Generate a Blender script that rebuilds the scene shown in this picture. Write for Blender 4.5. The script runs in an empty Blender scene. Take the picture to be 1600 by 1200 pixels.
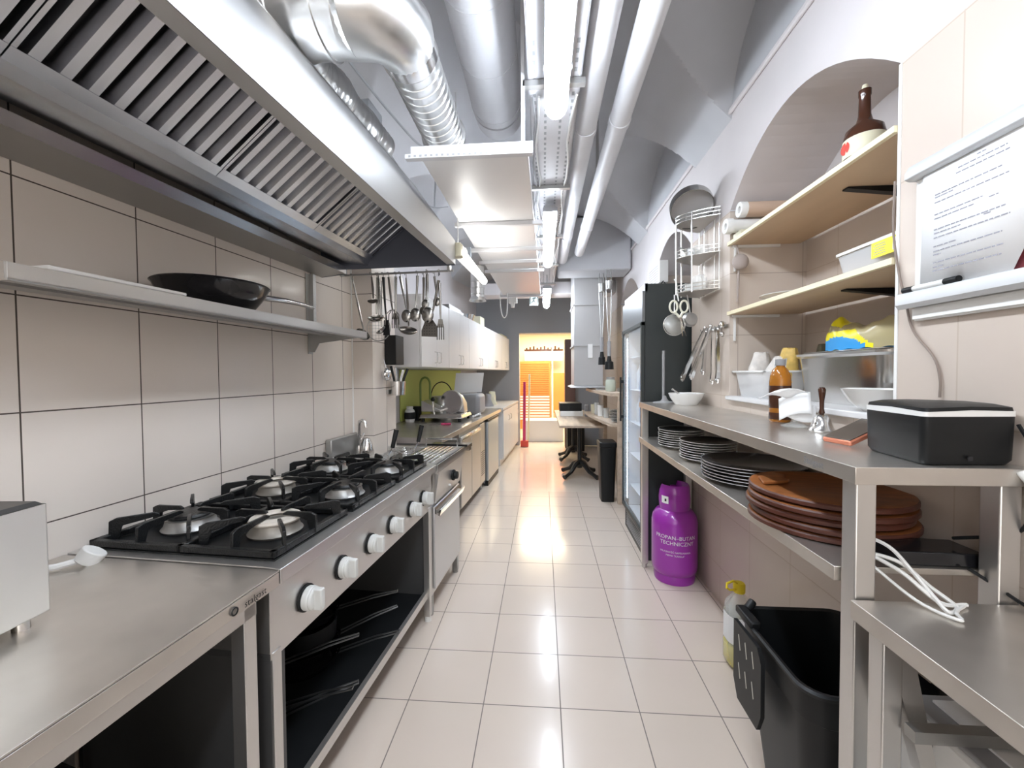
import bpy, bmesh, math, random
from mathutils import Vector, Matrix
random.seed(7)
S=bpy.context.scene
COL=S.collection
pi=math.pi

# ---------------------------------------------------------------- camera
CZ=1.4241; FPX=638.4
cam=bpy.data.cameras.new('camera'); camo=bpy.data.objects.new('camera',cam); COL.objects.link(camo)
cam.sensor_fit='HORIZONTAL'; cam.sensor_width=36.0; cam.lens=FPX/1600*36.0; cam.clip_start=.02; cam.clip_end=60
RX=Vector((.99718586,.0746418,-.00699745)); DN=Vector((-.00498264,-.02714513,-.99961909)); FW=Vector((-.07480332,.99684088,-.02669683))
camo.matrix_world=Matrix(((RX.x,-DN.x,-FW.x,0),(RX.y,-DN.y,-FW.y,0),(RX.z,-DN.z,-FW.z,CZ),(0,0,0,1)))
S.camera=camo

# ---------------------------------------------------------------- view, world, big lights
S.view_settings.view_transform='Standard'; S.view_settings.look='None'; S.view_settings.gamma=1; S.view_settings.use_curve_mapping=False
S.view_settings.exposure=1.06
w=bpy.data.worlds.new('world'); S.world=w; w.use_nodes=True
w.node_tree.nodes['Background'].inputs[0].default_value=(.9,.93,1,1); w.node_tree.nodes['Background'].inputs[1].default_value=.3
def area(name,loc,rot,sx,sy,power,col):
    l=bpy.data.lights.new(name,'AREA'); l.shape='RECTANGLE'; l.size=sx; l.size_y=sy; l.energy=power; l.color=col
    o=bpy.data.objects.new(name,l); COL.objects.link(o); o.location=loc; o.rotation_euler=rot; return o
# daylight added at an unseen window behind the camera, and the lit room beyond the far doorway
area('added_daylight',(-.2,-2.3,1.75),(math.radians(86),0,0),2.2,1.9,16,(1,.93,.85))
area('far_room_light',(.2,9.3,2.45),(0,0,0),1.6,1.6,85,(1,.84,.60))
TUBE_E=31

# ---------------------------------------------------------------- frames: 'R' = world, 'L' = along the left wall
A_L=.0747; O_L=Vector((-1.4852,0,0))
FRAME='R'
def fr(p):
    if FRAME=='R': return Vector(p)
    c,s=math.cos(A_L),math.sin(A_L)
    return O_L+Vector((p[0]*c+p[1]*s,-p[0]*s+p[1]*c,p[2]))
def frz(): return 0 if FRAME=='R' else -A_L
OFF={}
# ---------------------------------------------------------------- materials
def mat(name,col,rough=.5,metal=0,emit=None,es=1,alpha=None,trans=0,ior=1.45,noise=0,nscale=20,bump=0,bscale=60,coat=0,stretch=None,spec=None):
    m=bpy.data.materials.new(name); m.use_nodes=True; n=m.node_tree.nodes; l=m.node_tree.links; b=n['Principled BSDF']
    b.inputs['Base Color'].default_value=(*col,1); b.inputs['Roughness'].default_value=rough; b.inputs['Metallic'].default_value=metal
    b.inputs['Coat Weight'].default_value=coat; b.inputs['IOR'].default_value=ior
    if spec is not None: b.inputs['Specular IOR Level'].default_value=spec
    if trans: b.inputs['Transmission Weight'].default_value=trans
    if alpha is not None: b.inputs['Alpha'].default_value=alpha
    if emit: b.inputs['Emission Color'].default_value=(*emit,1); b.inputs['Emission Strength'].default_value=es
    if noise or bump:
        tc=n.new('ShaderNodeTexCoord'); mp=n.new('ShaderNodeMapping'); l.new(tc.outputs['Object'],mp.inputs[0])
        if stretch: mp.inputs['Scale'].default_value=stretch
    if noise:
        t=n.new('ShaderNodeTexNoise'); t.inputs['Scale'].default_value=nscale; t.inputs['Detail'].default_value=2.5; l.new(mp.outputs[0],t.inputs[0])
        r=n.new('ShaderNodeMapRange'); r.inputs[1].default_value=.25; r.inputs[2].default_value=.75; r.inputs[3].default_value=1-noise; r.inputs[4].default_value=1+noise*.5; l.new(t.outputs[0],r.inputs[0])
        v=n.new('ShaderNodeVectorMath'); v.operation='SCALE'; v.inputs[0].default_value=col; l.new(r.outputs[0],v.inputs['Scale']); l.new(v.outputs[0],b.inputs['Base Color'])
    if bump:
        t2=n.new('ShaderNodeTexNoise'); t2.inputs['Scale'].default_value=bscale; t2.inputs['Detail'].default_value=4; l.new(mp.outputs[0],t2.inputs[0])
        bp=n.new('ShaderNodeBump'); bp.inputs['Strength'].default_value=bump; bp.inputs['Distance'].default_value=.01; l.new(t2.outputs[0],bp.inputs['Height']); l.new(bp.outputs[0],b.inputs['Normal'])
    return m
def tile(name,axes,size,off,col,grout,rough=.3,gw=.0035,var=.03,stain=.05,coat=0):
    m=bpy.data.materials.new(name); m.use_nodes=True; n=m.node_tree.nodes; l=m.node_tree.links; b=n['Principled BSDF']
    tc=n.new('ShaderNodeTexCoord'); sp=n.new('ShaderNodeSeparateXYZ'); l.new(tc.outputs['Object'],sp.inputs[0])
    def M(op,a,bb=None):
        k=n.new('ShaderNodeMath'); k.operation=op
        for i,x in enumerate((a,bb)):
            if x is None: continue
            if isinstance(x,(int,float)): k.inputs[i].default_value=x
            else: l.new(x,k.inputs[i])
        return k.outputs[0]
    ds=[];ids=[]
    for i in (0,1):
        s=M('DIVIDE',M('SUBTRACT',sp.outputs[axes[i]],off[i]),size[i]); ids.append(M('FLOOR',s)); f=M('FRACT',s)
        d=M('MULTIPLY',M('MINIMUM',f,M('SUBTRACT',1,f)),size[i]); ds.append(d)
    d=M('MINIMUM',ds[0],ds[1]); g=M('LESS_THAN',d,gw/2)
    cx=n.new('ShaderNodeCombineXYZ'); l.new(ids[0],cx.inputs[0]); l.new(ids[1],cx.inputs[1])
    wn=n.new('ShaderNodeTexWhiteNoise'); l.new(cx.outputs[0],wn.inputs[0])
    nz=n.new('ShaderNodeTexNoise'); nz.inputs['Scale'].default_value=3; nz.inputs['Detail'].default_value=6; l.new(tc.outputs['Object'],nz.inputs[0])
    k=M('ADD',M('MULTIPLY',M('SUBTRACT',wn.outputs[0],.5),var*2),M('MULTIPLY',M('SUBTRACT',nz.outputs[0],.5),stain*2)); k=M('ADD',k,1)
    v=n.new('ShaderNodeVectorMath'); v.operation='SCALE'; v.inputs[0].default_value=col; l.new(k,v.inputs['Scale'])
    mx=n.new('ShaderNodeMix'); mx.data_type='RGBA'; l.new(g,mx.inputs[0]); l.new(v.outputs[0],mx.inputs[6]); mx.inputs[7].default_value=(*grout,1); l.new(mx.outputs[2],b.inputs['Base Color'])
    l.new(M('ADD',M('MULTIPLY',g,.5),rough),b.inputs['Roughness']); b.inputs['Coat Weight'].default_value=coat; b.inputs['Coat Roughness'].default_value=.1
    bp=n.new('ShaderNodeBump'); bp.inputs['Strength'].default_value=.35; bp.inputs['Distance'].default_value=.002; bp.invert=True; l.new(g,bp.inputs['Height']); l.new(bp.outputs[0],b.inputs['Normal'])
    return m
STEEL=mat('steel',(.68,.665,.645),.33,.92,noise=.03,nscale=3,bump=.02,bscale=3,stretch=(1,1,1))
STEELB=mat('steel_bright',(.72,.71,.70),.16,1)
STEELD=mat('steel_dull',(.42,.42,.41),.42,.9)
STEELP=mat('steel_worktop',(.66,.62,.57),.30,.86,noise=.12,nscale=7)
HOODM=mat('hood_steel',(.52,.517,.51),.4,1,noise=.03,nscale=2)
FILT=mat('filter_steel',(.56,.57,.60),.26,1,noise=.1,nscale=8)
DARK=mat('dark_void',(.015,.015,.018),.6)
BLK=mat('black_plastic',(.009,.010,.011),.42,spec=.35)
BLKG=mat('black_gloss',(.012,.012,.014),.15)
IRON=mat('cast_iron',(.008,.009,.010),.30,0,noise=.3,nscale=60,bump=.25,bscale=200)
KNOB=mat('knob_white',(.66,.67,.65),.4)
WHITE=mat('white_plastic',(.82,.82,.80),.4)
WHT2=mat('white_painted',(.78,.77,.77),.35)
CREAM=mat('cream_plastic',(.72,.69,.52),.4)
PAINT=mat('ceiling_paint',(.50,.505,.525),.8,noise=.10,nscale=2.2,bump=.25,bscale=9)
PLAST=mat('wall_plaster',(.62,.585,.585),.8,noise=.05,nscale=3,bump=.12,bscale=12)
GREYP=mat('grey_paint',(.36,.37,.385),.6)
PIPE=mat('pipe_paint',(.68,.68,.70),.45,noise=.05,nscale=6)
DUCT=mat('galvanised',(.70,.70,.69),.30,1,noise=.10,nscale=10,bump=.12,bscale=12)
DUCTP=mat('duct_wrap',(.60,.60,.62),.6,noise=.06,nscale=4,bump=.4,bscale=10)
WOODL=mat('shelf_wood_face',(.62,.45,.29),.5,noise=.14,nscale=5,stretch=(1.2,.25,6))
WOODE=mat('shelf_edge',(.88,.79,.55),.5)
WOODB=mat('board_wood',(.34,.12,.035),.4,noise=.4,nscale=8,stretch=(1,5,1))
WOODBE=mat('board_edge',(.10,.032,.02),.45,noise=.4,nscale=14,stretch=(1,1,9))
WOODG=mat('counter_wood',(.58,.47,.37),.5,noise=.25,nscale=5,stretch=(4,.5,4))
PURP=mat('purple_enamel',(.34,.03,.40),.28,coat=.5)
YEL=mat('yellow_plastic',(.85,.66,.03),.4)
OIL=mat('cooking_oil',(.85,.74,.05),.12,trans=.2,ior=1.3)
CLR=mat('clear_plastic',(.93,.95,.93),.08,trans=.0,alpha=.28)
GLASS=mat('glass',(.95,.97,.98),.03,alpha=.16)
FROST=mat('frosted_plastic',(.84,.85,.86),.35,alpha=.62)
AMBER=mat('amber_glass',(.62,.24,.03),.1,trans=.5)
BROWNG=mat('brown_glass',(.06,.022,.012),.12)
CERAM=mat('white_ceramic',(.80,.80,.78),.15,coat=.4)
PLTD=mat('plate_black',(.02,.02,.022),.12,coat=.3)
PAPER=mat('paper',(.86,.86,.86),.8)
INK=mat('ink_grey',(.33,.33,.38),.7)
COPP=mat('copper_case',(.72,.26,.16),.3,.35)
SLATE=mat('phone_back',(.10,.085,.075),.2,coat=.4)
PINK=mat('magenta_plastic',(.55,.05,.16),.4)
RED=mat('red_plastic',(.62,.07,.05),.4)
ORNG=mat('orange_wood',(.78,.22,.055),.45,noise=.1,nscale=3)
LIME=mat('lime_paint',(.55,.60,.16),.6)
GREEN=mat('lime_reflection',(.25,.36,.10),.4)  # green tint that paints the lime wall's reflection on the tap
BLUE=mat('blue_print',(.03,.33,.75),.4)
YPR=mat('yellow_print',(.92,.80,.02),.35)
PASTA=mat('pasta_clear',(.58,.50,.28),.25,alpha=.8)
GREYPL=mat('grey_plastic',(.33,.33,.34),.5)
FRB=mat('fridge_black',(.035,.042,.042),.45)
FRW=mat('fridge_liner',(.75,.82,.9),.4)
WARM=mat('warm_wall',(.88,.80,.58),.7)
TUBE=mat('tube_glow',(1,1,1),.4,emit=(.82,.90,1.0),es=TUBE_E)
TUBEW=mat('tube_glow_small',(1,1,1),.4,emit=(1,.99,.95),es=14)
LED=mat('fridge_led',(1,1,1),.4,emit=(.60,.80,1),es=14)
SIGNG=mat('sign_face',(.62,.66,.64),.5)
SIGND=mat('sign_dark',(.10,.13,.12),.5)
LIGHTER=mat('towel',(.80,.79,.77),.9,bump=.4,bscale=40)
FLOORT=tile('floor_tile',(0,1),(.33,.33),(.069,.058),(.67,.578,.50),(.20,.17,.15),.22,.0045,.018,.035,.25)
FLOORF=tile('floor_plank_tile',(0,1),(.6,1.2),(.045,4.887),(.74,.66,.57),(.40,.34,.29),.16,.003,.02,.06,.4)
TL=(.72,.655,.595)
TILE_L=tile('wall_tile_left',(1,2),(.3144,.318),(1.0035,1.326),TL,(.07,.055,.045),.28,.004,.02,.04,.2)
TILE_LX=tile('wall_tile_left_end',(0,2),(.33,.318),(.60,1.326),TL,(.07,.055,.045),.28,.004,.02,.04,.2)
TILE_R=tile('wall_tile_right',(1,2),(.353,.353),(1.152,1.635),(.60,.515,.445),(.52,.43,.35),.3,.004,.015,.04,.15)
TILE_RX=tile('wall_tile_right_end',(0,2),(.353,.353),(1.48,1.635),(.62,.54,.47),(.42,.35,.30),.3,.004,.015,.04,.15)

# ---------------------------------------------------------------- mesh builder
class B:
    def __init__(s): s.v=[]; s.f=[]; s.m=[]; s.mi=0
    def F(s,idx): s.f.append(idx); s.m.append(s.mi)
    def mat(s,i): s.mi=i; return s
    def add(s,vs,fs):
        o=len(s.v); s.v+=[tuple(p) for p in vs]
        for f in fs: s.F([o+i for i in f])
        return s
    def box(s,x0,x1,y0,y1,z0,z1):
        vs=[(x,y,z) for z in (z0,z1) for y in (y0,y1) for x in (x0,x1)]
        return s.add(vs,[(0,2,3,1),(4,5,7,6),(0,1,5,4),(2,6,7,3),(0,4,6,2),(1,3,7,5)])
    def obox(s,c,ax,ay,az):
        c=Vector(c);ax=Vector(ax)/2;ay=Vector(ay)/2;az=Vector(az)/2
        vs=[c+i*ax+j*ay+k*az for k in (-1,1) for j in (-1,1) for i in (-1,1)]
        return s.add(vs,[(0,2,3,1),(4,5,7,6),(0,1,5,4),(2,6,7,3),(0,4,6,2),(1,3,7,5)])
    def rbox(s,cx,cy,z0,z1,sx,sy,r,seg=4,taper=0,top=True,bot=True):
        """rounded-corner box, lower outline shrunk by taper"""
        def ring(z,k):
            o=[]
            for qx,qy,a0 in ((1,1,0),(-1,1,90),(-1,-1,180),(1,-1,270)):
                for i in range(seg+1):
                    a=math.radians(a0+90*i/seg); o.append((cx+qx*(sx/2-k-r)+r*math.cos(a),cy+qy*(sy/2-k-r)+r*math.sin(a),z))
            return o
        return s.loft([ring(z0,taper),ring(z1,0)],top,bot)
    def loft(s,rings,top=True,bot=True,closed=True):
        n=len(rings[0]); o=len(s.v)
        for r in rings: s.v+=[tuple(p) for p in r]
        for k in range(len(rings)-1):
            for i in range(n if closed else n-1):
                j=(i+1)%n; s.F([o+k*n+i,o+k*n+j,o+(k+1)*n+j,o+(k+1)*n+i])
        if closed and bot: s.F([o+i for i in range(n)][::-1])
        if closed and top: s.F([o+(len(rings)-1)*n+i for i in range(n)])
        return s
    def cyl(s,p0,p1,r0,r1=None,seg=16,cap=True):
        if r1 is None: r1=r0
        p0=Vector(p0);p1=Vector(p1);d=(p1-p0).normalized(); a=d.orthogonal().normalized(); b=d.cross(a)
        rs=[[p+r*(math.cos(2*pi*i/seg)*a+math.sin(2*pi*i/seg)*b) for i in range(seg)] for p,r in ((p0,r0),(p1,r1))]
        return s.loft(rs,cap,cap)
    def lathe(s,prof,c,seg=24,ax=(0,0,1),cap=False,sx=1,sy=1,rot=0):
        c=Vector(c);d=Vector(ax).normalized()
        if abs(d.z)>.999: a=Vector((1,0,0)); b=Vector((0,1,0))
        else: a=d.orthogonal().normalized(); b=d.cross(a)
        rs=[]
        for r,h in prof:
            rr=[]
            for i in range(seg):
                t=2*pi*i/seg; x=max(r,1e-4)*math.cos(t)*sx; y=max(r,1e-4)*math.sin(t)*sy
                x,y=x*math.cos(rot)-y*math.sin(rot),x*math.sin(rot)+y*math.cos(rot)
                rr.append(c+d*h+a*x+b*y)
            rs.append(rr)
        return s.loft(rs,cap,cap)
    def tube(s,pts,r,seg=8,cap=True,closed=False):
        pts=[Vector(p) for p in pts]; n=len(pts); rs=[]; a=None
        for i,p in enumerate(pts):
            if closed: d=(pts[(i+1)%n]-pts[i-1])
            else: d=(pts[min(i+1,n-1)]-pts[max(i-1,0)])
            d=d.normalized()
            if a is None: a=d.orthogonal().normalized()
            a=(a-d*a.dot(d)); a=a.normalized() if a.length>1e-6 else d.orthogonal().normalized()
            b=d.cross(a); rr=r[i] if isinstance(r,(list,tuple)) else r
            rs.append([p+rr*(math.cos(2*pi*k/seg)*a+math.sin(2*pi*k/seg)*b) for k in range(seg)])
        if closed: rs.append(rs[0])
        return s.loft(rs,cap and not closed,cap and not closed)
    def prism(s,poly,axis,lo,hi):
        """poly in the two remaining axes"""
        def P(p,t): return {0:(t,p[0],p[1]),1:(p[0],t,p[1]),2:(p[0],p[1],t)}[axis]
        return s.loft([[P(p,lo) for p in poly],[P(p,hi) for p in poly]])
    def ball(s,c,r,seg=16,rings=8,sc=(1,1,1)):
        c=Vector(c); prof=[]
        rs=[]
        for k in range(rings+1):
            t=pi*k/rings; rs.append([c+Vector((r*sc[0]*max(math.sin(t),1e-3)*math.cos(2*pi*i/seg),r*sc[1]*max(math.sin(t),1e-3)*math.sin(2*pi*i/seg),-r*sc[2]*math.cos(t))) for i in range(seg)])
        return s.loft(rs,True,True)
    def grid(s,fn,nu,nv):
        o=len(s.v)
        for i in range(nu+1):
            for j in range(nv+1): s.v.append(tuple(fn(i/nu,j/nv)))
        for i in range(nu):
            for j in range(nv):
                a=o+i*(nv+1)+j; s.F([a,a+nv+1,a+nv+2,a+1])
        return s
    def text(s,string,size,fn,depth=0):
        """flat lettering; fn maps (x,y) in text plane to 3-D"""
        c=bpy.data.curves.new('t','FONT'); c.body=string; c.size=size; c.align_x='CENTER'; c.resolution_u=2
        o=bpy.data.objects.new('t',c); COL.objects.link(o); bpy.context.view_layer.update()
        me=bpy.data.meshes.new_from_object(o.evaluated_get(bpy.context.evaluated_depsgraph_get()))
        s.add([fn(v.co.x,v.co.y) for v in me.vertices],[list(p.vertices) for p in me.polygons])
        bpy.data.objects.remove(o); bpy.data.curves.remove(c); bpy.data.meshes.remove(me); return s
def cm(pts,n=6):
    pts=[Vector(p) for p in pts]; P=[pts[0]*2-pts[1]]+pts+[pts[-1]*2-pts[-2]]; out=[]
    for i in range(1,len(P)-2):
        for k in range(n):
            t=k/n; a,b_,c,d=P[i-1],P[i],P[i+1],P[i+2]
            out.append(.5*((2*b_)+(c-a)*t+(2*a-5*b_+4*c-d)*t*t+(3*b_-a-3*c+d)*t**3))
    return out+[pts[-1]]
def circ(c,r,n=20,ax=2,a0=0,a1=360):
    out=[]
    for i in range(n+(0 if a1-a0==360 else 1)):
        t=math.radians(a0+(a1-a0)*i/n); x,y=r*math.cos(t),r*math.sin(t)
        out.append((c[0]+x,c[1]+y,c[2]) if ax==2 else (c[0],c[1]+x,c[2]+y) if ax==0 else (c[0]+x,c[1],c[2]+y))
    return out
def obj(name,b,mats,parent=None,bevel=0,label=None,angle=38,flat=False,at=None,recalc=True):
    if not isinstance(mats,(list,tuple)): mats=[mats]
    root=parent
    off=Vector(OFF[parent.name]) if parent else Vector(at or (0,0,0))
    me=bpy.data.meshes.new(name); me.from_pydata([tuple(Vector(p)-off) for p in b.v],[],b.f)
    for m in mats: me.materials.append(m)
    for p,mi in zip(me.polygons,b.m): p.material_index=min(mi,len(mats)-1)
    bm=bmesh.new(); bm.from_mesh(me)
    if recalc: bmesh.ops.recalc_face_normals(bm,faces=bm.faces)
    for f in bm.faces: f.smooth=not flat
    ca=math.radians(angle)
    for e in bm.edges:
        if len(e.link_faces)==2: e.smooth=e.calc_face_angle(0)<ca
    bm.to_mesh(me); bm.free()
    o=bpy.data.objects.new(name,me); COL.objects.link(o)
    if parent: o.parent=parent
    else: o.location=fr(off); o.rotation_euler.z=frz()
    OFF[o.name]=tuple(off)
    if bevel:
        md=o.modifiers.new('bevel','BEVEL'); md.width=bevel; md.segments=2; md.limit_method='ANGLE'; md.angle_limit=math.radians(50)
    if label: o['label']=label
    return o
def thing(name,label,cat,loc,group=None):
    o=bpy.data.objects.new(name,None); COL.objects.link(o); o.empty_display_size=.05
    o.location=fr(loc); o.rotation_euler.z=frz(); o['label']=label; o['category']=cat
    if group: o['group']=group
    OFF[o.name]=tuple(loc); return o
def solo(name,b,mats,label,cat,at,group=None,**k):
    o=obj(name,b,mats,None,at=at,**k); o['label']=label; o['category']=cat
    if group: o['group']=group
    return o
def struct(name,b,mats,**k):
    o=obj(name,b,mats,**k); o['kind']='structure'; return o
def dup(root,loc,label,group=None,rz=None):
    r=root.copy(); COL.objects.link(r); r.location=fr(loc)
    if rz is not None: r.rotation_euler.z=frz()+rz
    r['label']=label
    if group: r['group']=group; root['group']=group
    for ch in list(root.children):
        c=ch.copy(); COL.objects.link(c); c.parent=r
        for g in list(ch.children):
            d=g.copy(); COL.objects.link(d); d.parent=c
    return r
def lerp(a,b,t): return a+(b-a)*t

# ================================================================ SETTING
XW=1.08; XB=1.50
FRAME='R'
b=B(); b.box(-2.6,1.7,-2.6,4.887,-.1,0); struct('floor',b,FLOORT)
b=B(); b.box(-2.6,1.7,4.887,11,-.1,-.001); struct('floor_far',b,FLOORF)
NICHE=[(1.34,2.46,1.28,2.62,.27),(3.06,4.03,0,2.57,.24),(4.72,5.72,1.9,2.58,.22)]
def archz(n,y):
    yc=(n[0]+n[1])/2; hw=(n[1]-n[0])/2; t=(y-yc)/hw; return n[3]-n[4]*t*t
b=B()
ys=sorted(set([-2.5,8.0]+[round(lerp(n[0],n[1],i/20),4) for n in NICHE for i in range(21)]))
def wallcol(x,y0,y1,za0,za1,zb0,zb1,mi):
    b.mi=mi; b.add([(x,y0,za0),(x,y1,za1),(x,y1,zb1),(x,y0,zb0)],[(0,1,2,3)])
ZT=2.345
for y0,y1 in zip(ys[:-1],ys[1:]):
    ym=(y0+y1)/2; n=next((n for n in NICHE if n[0]<ym<n[1]),None)
    if n is None:
        wallcol(XW,y0,y1,0,0,ZT,ZT,0); wallcol(XW,y0,y1,ZT,ZT,2.9,2.9,1); wallcol(XW,y0,y1,2.9,2.9,3.7,3.7,3)
    else:
        wallcol(XW,y0,y1,0,0,n[2],n[2],0)
        a0,a1=max(archz(n,y0),ZT),max(archz(n,y1),ZT)
        wallcol(XW,y0,y1,a0,a1,2.9,2.9,1); wallcol(XW,y0,y1,2.9,2.9,3.7,3.7,3)
        b.mi=1; b.add([(XW,y0,a0),(XW,y1,a1),(XB,y1,a1),(XB,y0,a0)],[(0,1,2,3)])
        wallcol(XB,y0,y1,n[2],n[2],ZT,ZT,0); wallcol(XB,y0,y1,ZT,ZT,a0,a1,1)
for n in NICHE:
    b.mi=0; b.add([(XW,n[0],n[2]),(XB,n[0],n[2]),(XB,n[1],n[2]),(XW,n[1],n[2])],[(0,1,2,3)])
    for y in n[:2]:
        b.mi=2; b.add([(XW,y,n[2]),(XB,y,n[2]),(XB,y,ZT),(XW,y,ZT)],[(0,1,2,3)])
struct('wall_right',b,[TILE_R,PLAST,TILE_RX,PAINT],flat=True,recalc=False)
b=B(); b.box(XW-.02,XW,1.3,8,2.885,2.915); struct('trim_1',b,PLAST,bevel=.008)
b=B(); b.box(XW-.003,XW+.006,1.332,1.342,1.28,ZT); struct('trim_2',b,WHITE)
# left wall: tiled run, projecting pier, recessed bay
FRAME='L'
b=B()
b.mi=0; b.add([(0,-2.7,0),(0,2.69,0),(0,2.69,3.7),(0,-2.7,3.7)],[(0,1,2,3)])
b.mi=2; b.add([(0,2.69,0),(.147,2.69,0),(.147,2.69,3.7),(0,2.69,3.7)],[(0,1,2,3)])
b.mi=0; b.add([(.147,2.69,0),(.147,3.04,0),(.147,3.04,ZT),(.147,2.69,ZT)],[(0,1,2,3)])
b.mi=1; b.add([(.147,2.69,ZT),(.147,3.04,ZT),(.147,3.04,3.7),(.147,2.69,3.7)],[(0,1,2,3)])
b.mi=1; b.add([(.147,3.04,0),(-.41,3.04,0),(-.41,3.04,3.7),(.147,3.04,3.7)],[(0,1,2,3)])
b.mi=1; b.add([(-.41,3.04,0),(-.41,8.3,0),(-.41,8.3,3.7),(-.41,3.04,3.7)],[(0,1,2,3)])
struct('wall_left',b,[TILE_L,PLAST,TILE_LX],flat=True,recalc=False)
b=B(); b.box(-.004,.006,2.682,2.692,.9,2.2); struct('trim_3',b,WHITE)
b=B(); b.box(-.405,-.39,4.35,6.75,.9,1.47); struct('trim_4',b,LIME)
FRAME='R'
# far wall with the wide opening
b=B()
def q4(a,c,d,e): b.add([a,c,d,e],[(0,1,2,3)])
FY=8.0
for x0,x1,z0,z1 in ((-2.6,-.457,0,3.7),(-.457,.62,2.2,3.7),(.62,1.7,0,3.7)): q4((x0,FY,z0),(x1,FY,z0),(x1,FY,z1),(x0,FY,z1))
for x in (-.457,.62): q4((x,FY,0),(x,FY+.25,0),(x,FY+.25,2.2),(x,FY,2.2))
q4((-.457,FY,2.2),(.62,FY,2.2),(.62,FY+.25,2.2),(-.457,FY+.25,2.2))
struct('wall_back',b,GREYP,flat=True,recalc=False)
b=B(); b.box(-.9,1.08,6.15,6.5,2.6,2.78); struct('trim_5',b,PLAST,bevel=.01)
# the lit room beyond
b=B(); b.box(-2.2,2.2,10.8,10.9,0,2.7); b.box(-2.2,-2.1,FY+.25,10.8,0,2.7); b.box(2.1,2.2,FY+.25,10.8,0,2.7); struct('wall_far_room',b,WARM)
b=B(); b.box(-2.2,2.2,FY+.25,10.9,2.7,2.75); struct('ceiling_far_room',b,WHT2)
# wall behind the camera, with an unseen opening left for the added daylight
b=B(); b.box(-2.6,-1.4,-2.6,-2.5,0,3.7); b.box(1.0,1.7,-2.6,-2.5,0,3.7); b.box(-1.4,1.0,-2.6,-2.5,2.75,3.7); struct('wall_front',b,PLAST)
# vaulted ceiling with lunettes over the niches
def vault(x,y):
    t=(x+.2)/1.27; z=3.5-.63*t*t
    if z<2.55: z=2.55
    k=(x+.2)/1.27
    if k>0:
        for yc,hb in ((-1.45,.6),(.2,.6),(1.85,.6),(3.67,.65),(5.3,.56),(6.9,.55)):
            u=(y-yc)/hb
            if abs(u)<1: z=max(z,2.88+.50*math.sqrt(1-u*u)-.03*(1-min(k,1)))
    else:
        for yc,hb in ((.4,.6),(2.2,.6),(4.0,.6),(5.8,.6)):
            u=(y-yc)/hb
            if abs(u)<1: z=max(z,2.80+.50*math.sqrt(1-u*u))
    return z
b=B(); NX,NY=200,900
b.grid(lambda u,v:(lerp(-2.5,1.2,u),lerp(-2.6,8.05,v),vault(lerp(-2.5,1.2,u),lerp(-2.6,8.05,v))),NX,NY)
struct('ceiling',b,PAINT,angle=28,recalc=False)

# ================================================================ CEILING SERVICES
def tubelight(name,x,y0,y1,z,label,group=None,w=.105,mt=TUBE,zc=None):
    t=thing('fluorescent_light',label,'light',(x,y0,z),group)
    b=B(); b.prism([(x-w/2,z+.055),(x-w/2,z+.085),(x-w*.3,z+.1),(x+w*.3,z+.1),(x+w/2,z+.085),(x+w/2,z+.055)],1,y0,y1); obj('housing',b,GREYPL,t)
    b=B(); pr=[(x+w*.46*math.cos(a),z+.055-.06*math.sin(a)) for a in [pi*i/8 for i in range(9)]]
    b.prism(pr,1,y0+.02,y1-.02); obj('diffuser',b,mt,t)
    for yy in (y0,y1-.03):
        b=B(); b.prism([(x+w*.5*math.cos(a),z+.057-.064*math.sin(a)) for a in [pi*i/8 for i in range(9)]],1,yy,yy+.03); obj('end_cap',b,CLR,t)
    for yy in (y0+.2,y1-.25):
        b=B(); b.box(x-w*.55,x+w*.55,yy,yy+.02,z+.05,z+.068); b.box(x-.006,x+.006,yy,yy+.012,z+.068,2.695); obj('mounting_clip',b,STEELD,t)
    return t
tubelight('a',.066,.62,1.90,2.58,'nearest and brightest strip light overhead, running out of the top of the frame')
tubelight('b',.062,3.04,4.42,2.55,'second ceiling strip light, over the middle of the aisle')
tubelight('c',.062,5.15,6.35,2.42,'smallest ceiling strip light, farthest away above the doorway')
tubelight('d',.055,-1.35,-.1,2.58,'strip light behind the viewer above the aisle')
FRAME='L'
t=thing('fluorescent_light','slanting strip light fixed at the far end of the extractor hood','light',(.83,2.45,2.15))
p0=Vector((.835,2.44,2.13)); p1=Vector((.80,3.22,2.135))
b=B(); b.cyl(p0,p1,.024,seg=14); obj('diffuser',b,TUBEW,t)
b=B(); b.box(.775,.815,2.43,3.2,2.125,2.165); obj('housing',b,WHITE,t)
b=B(); b.box(.79,.85,2.38,2.44,2.09,2.17); obj('socket',b,CREAM,t,bevel=.006)
b=B(); b.cyl((.84,2.43,2.13),(.84,2.455,2.13),.032,seg=16); obj('end_cap',b,CLR,t)
b=B(); b.tube(cm([(.80,2.5,2.16),(.80,2.5,2.5),(.79,2.52,3.1)]),.003); obj('cable',b,WHITE,t)
FRAME='R'
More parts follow.
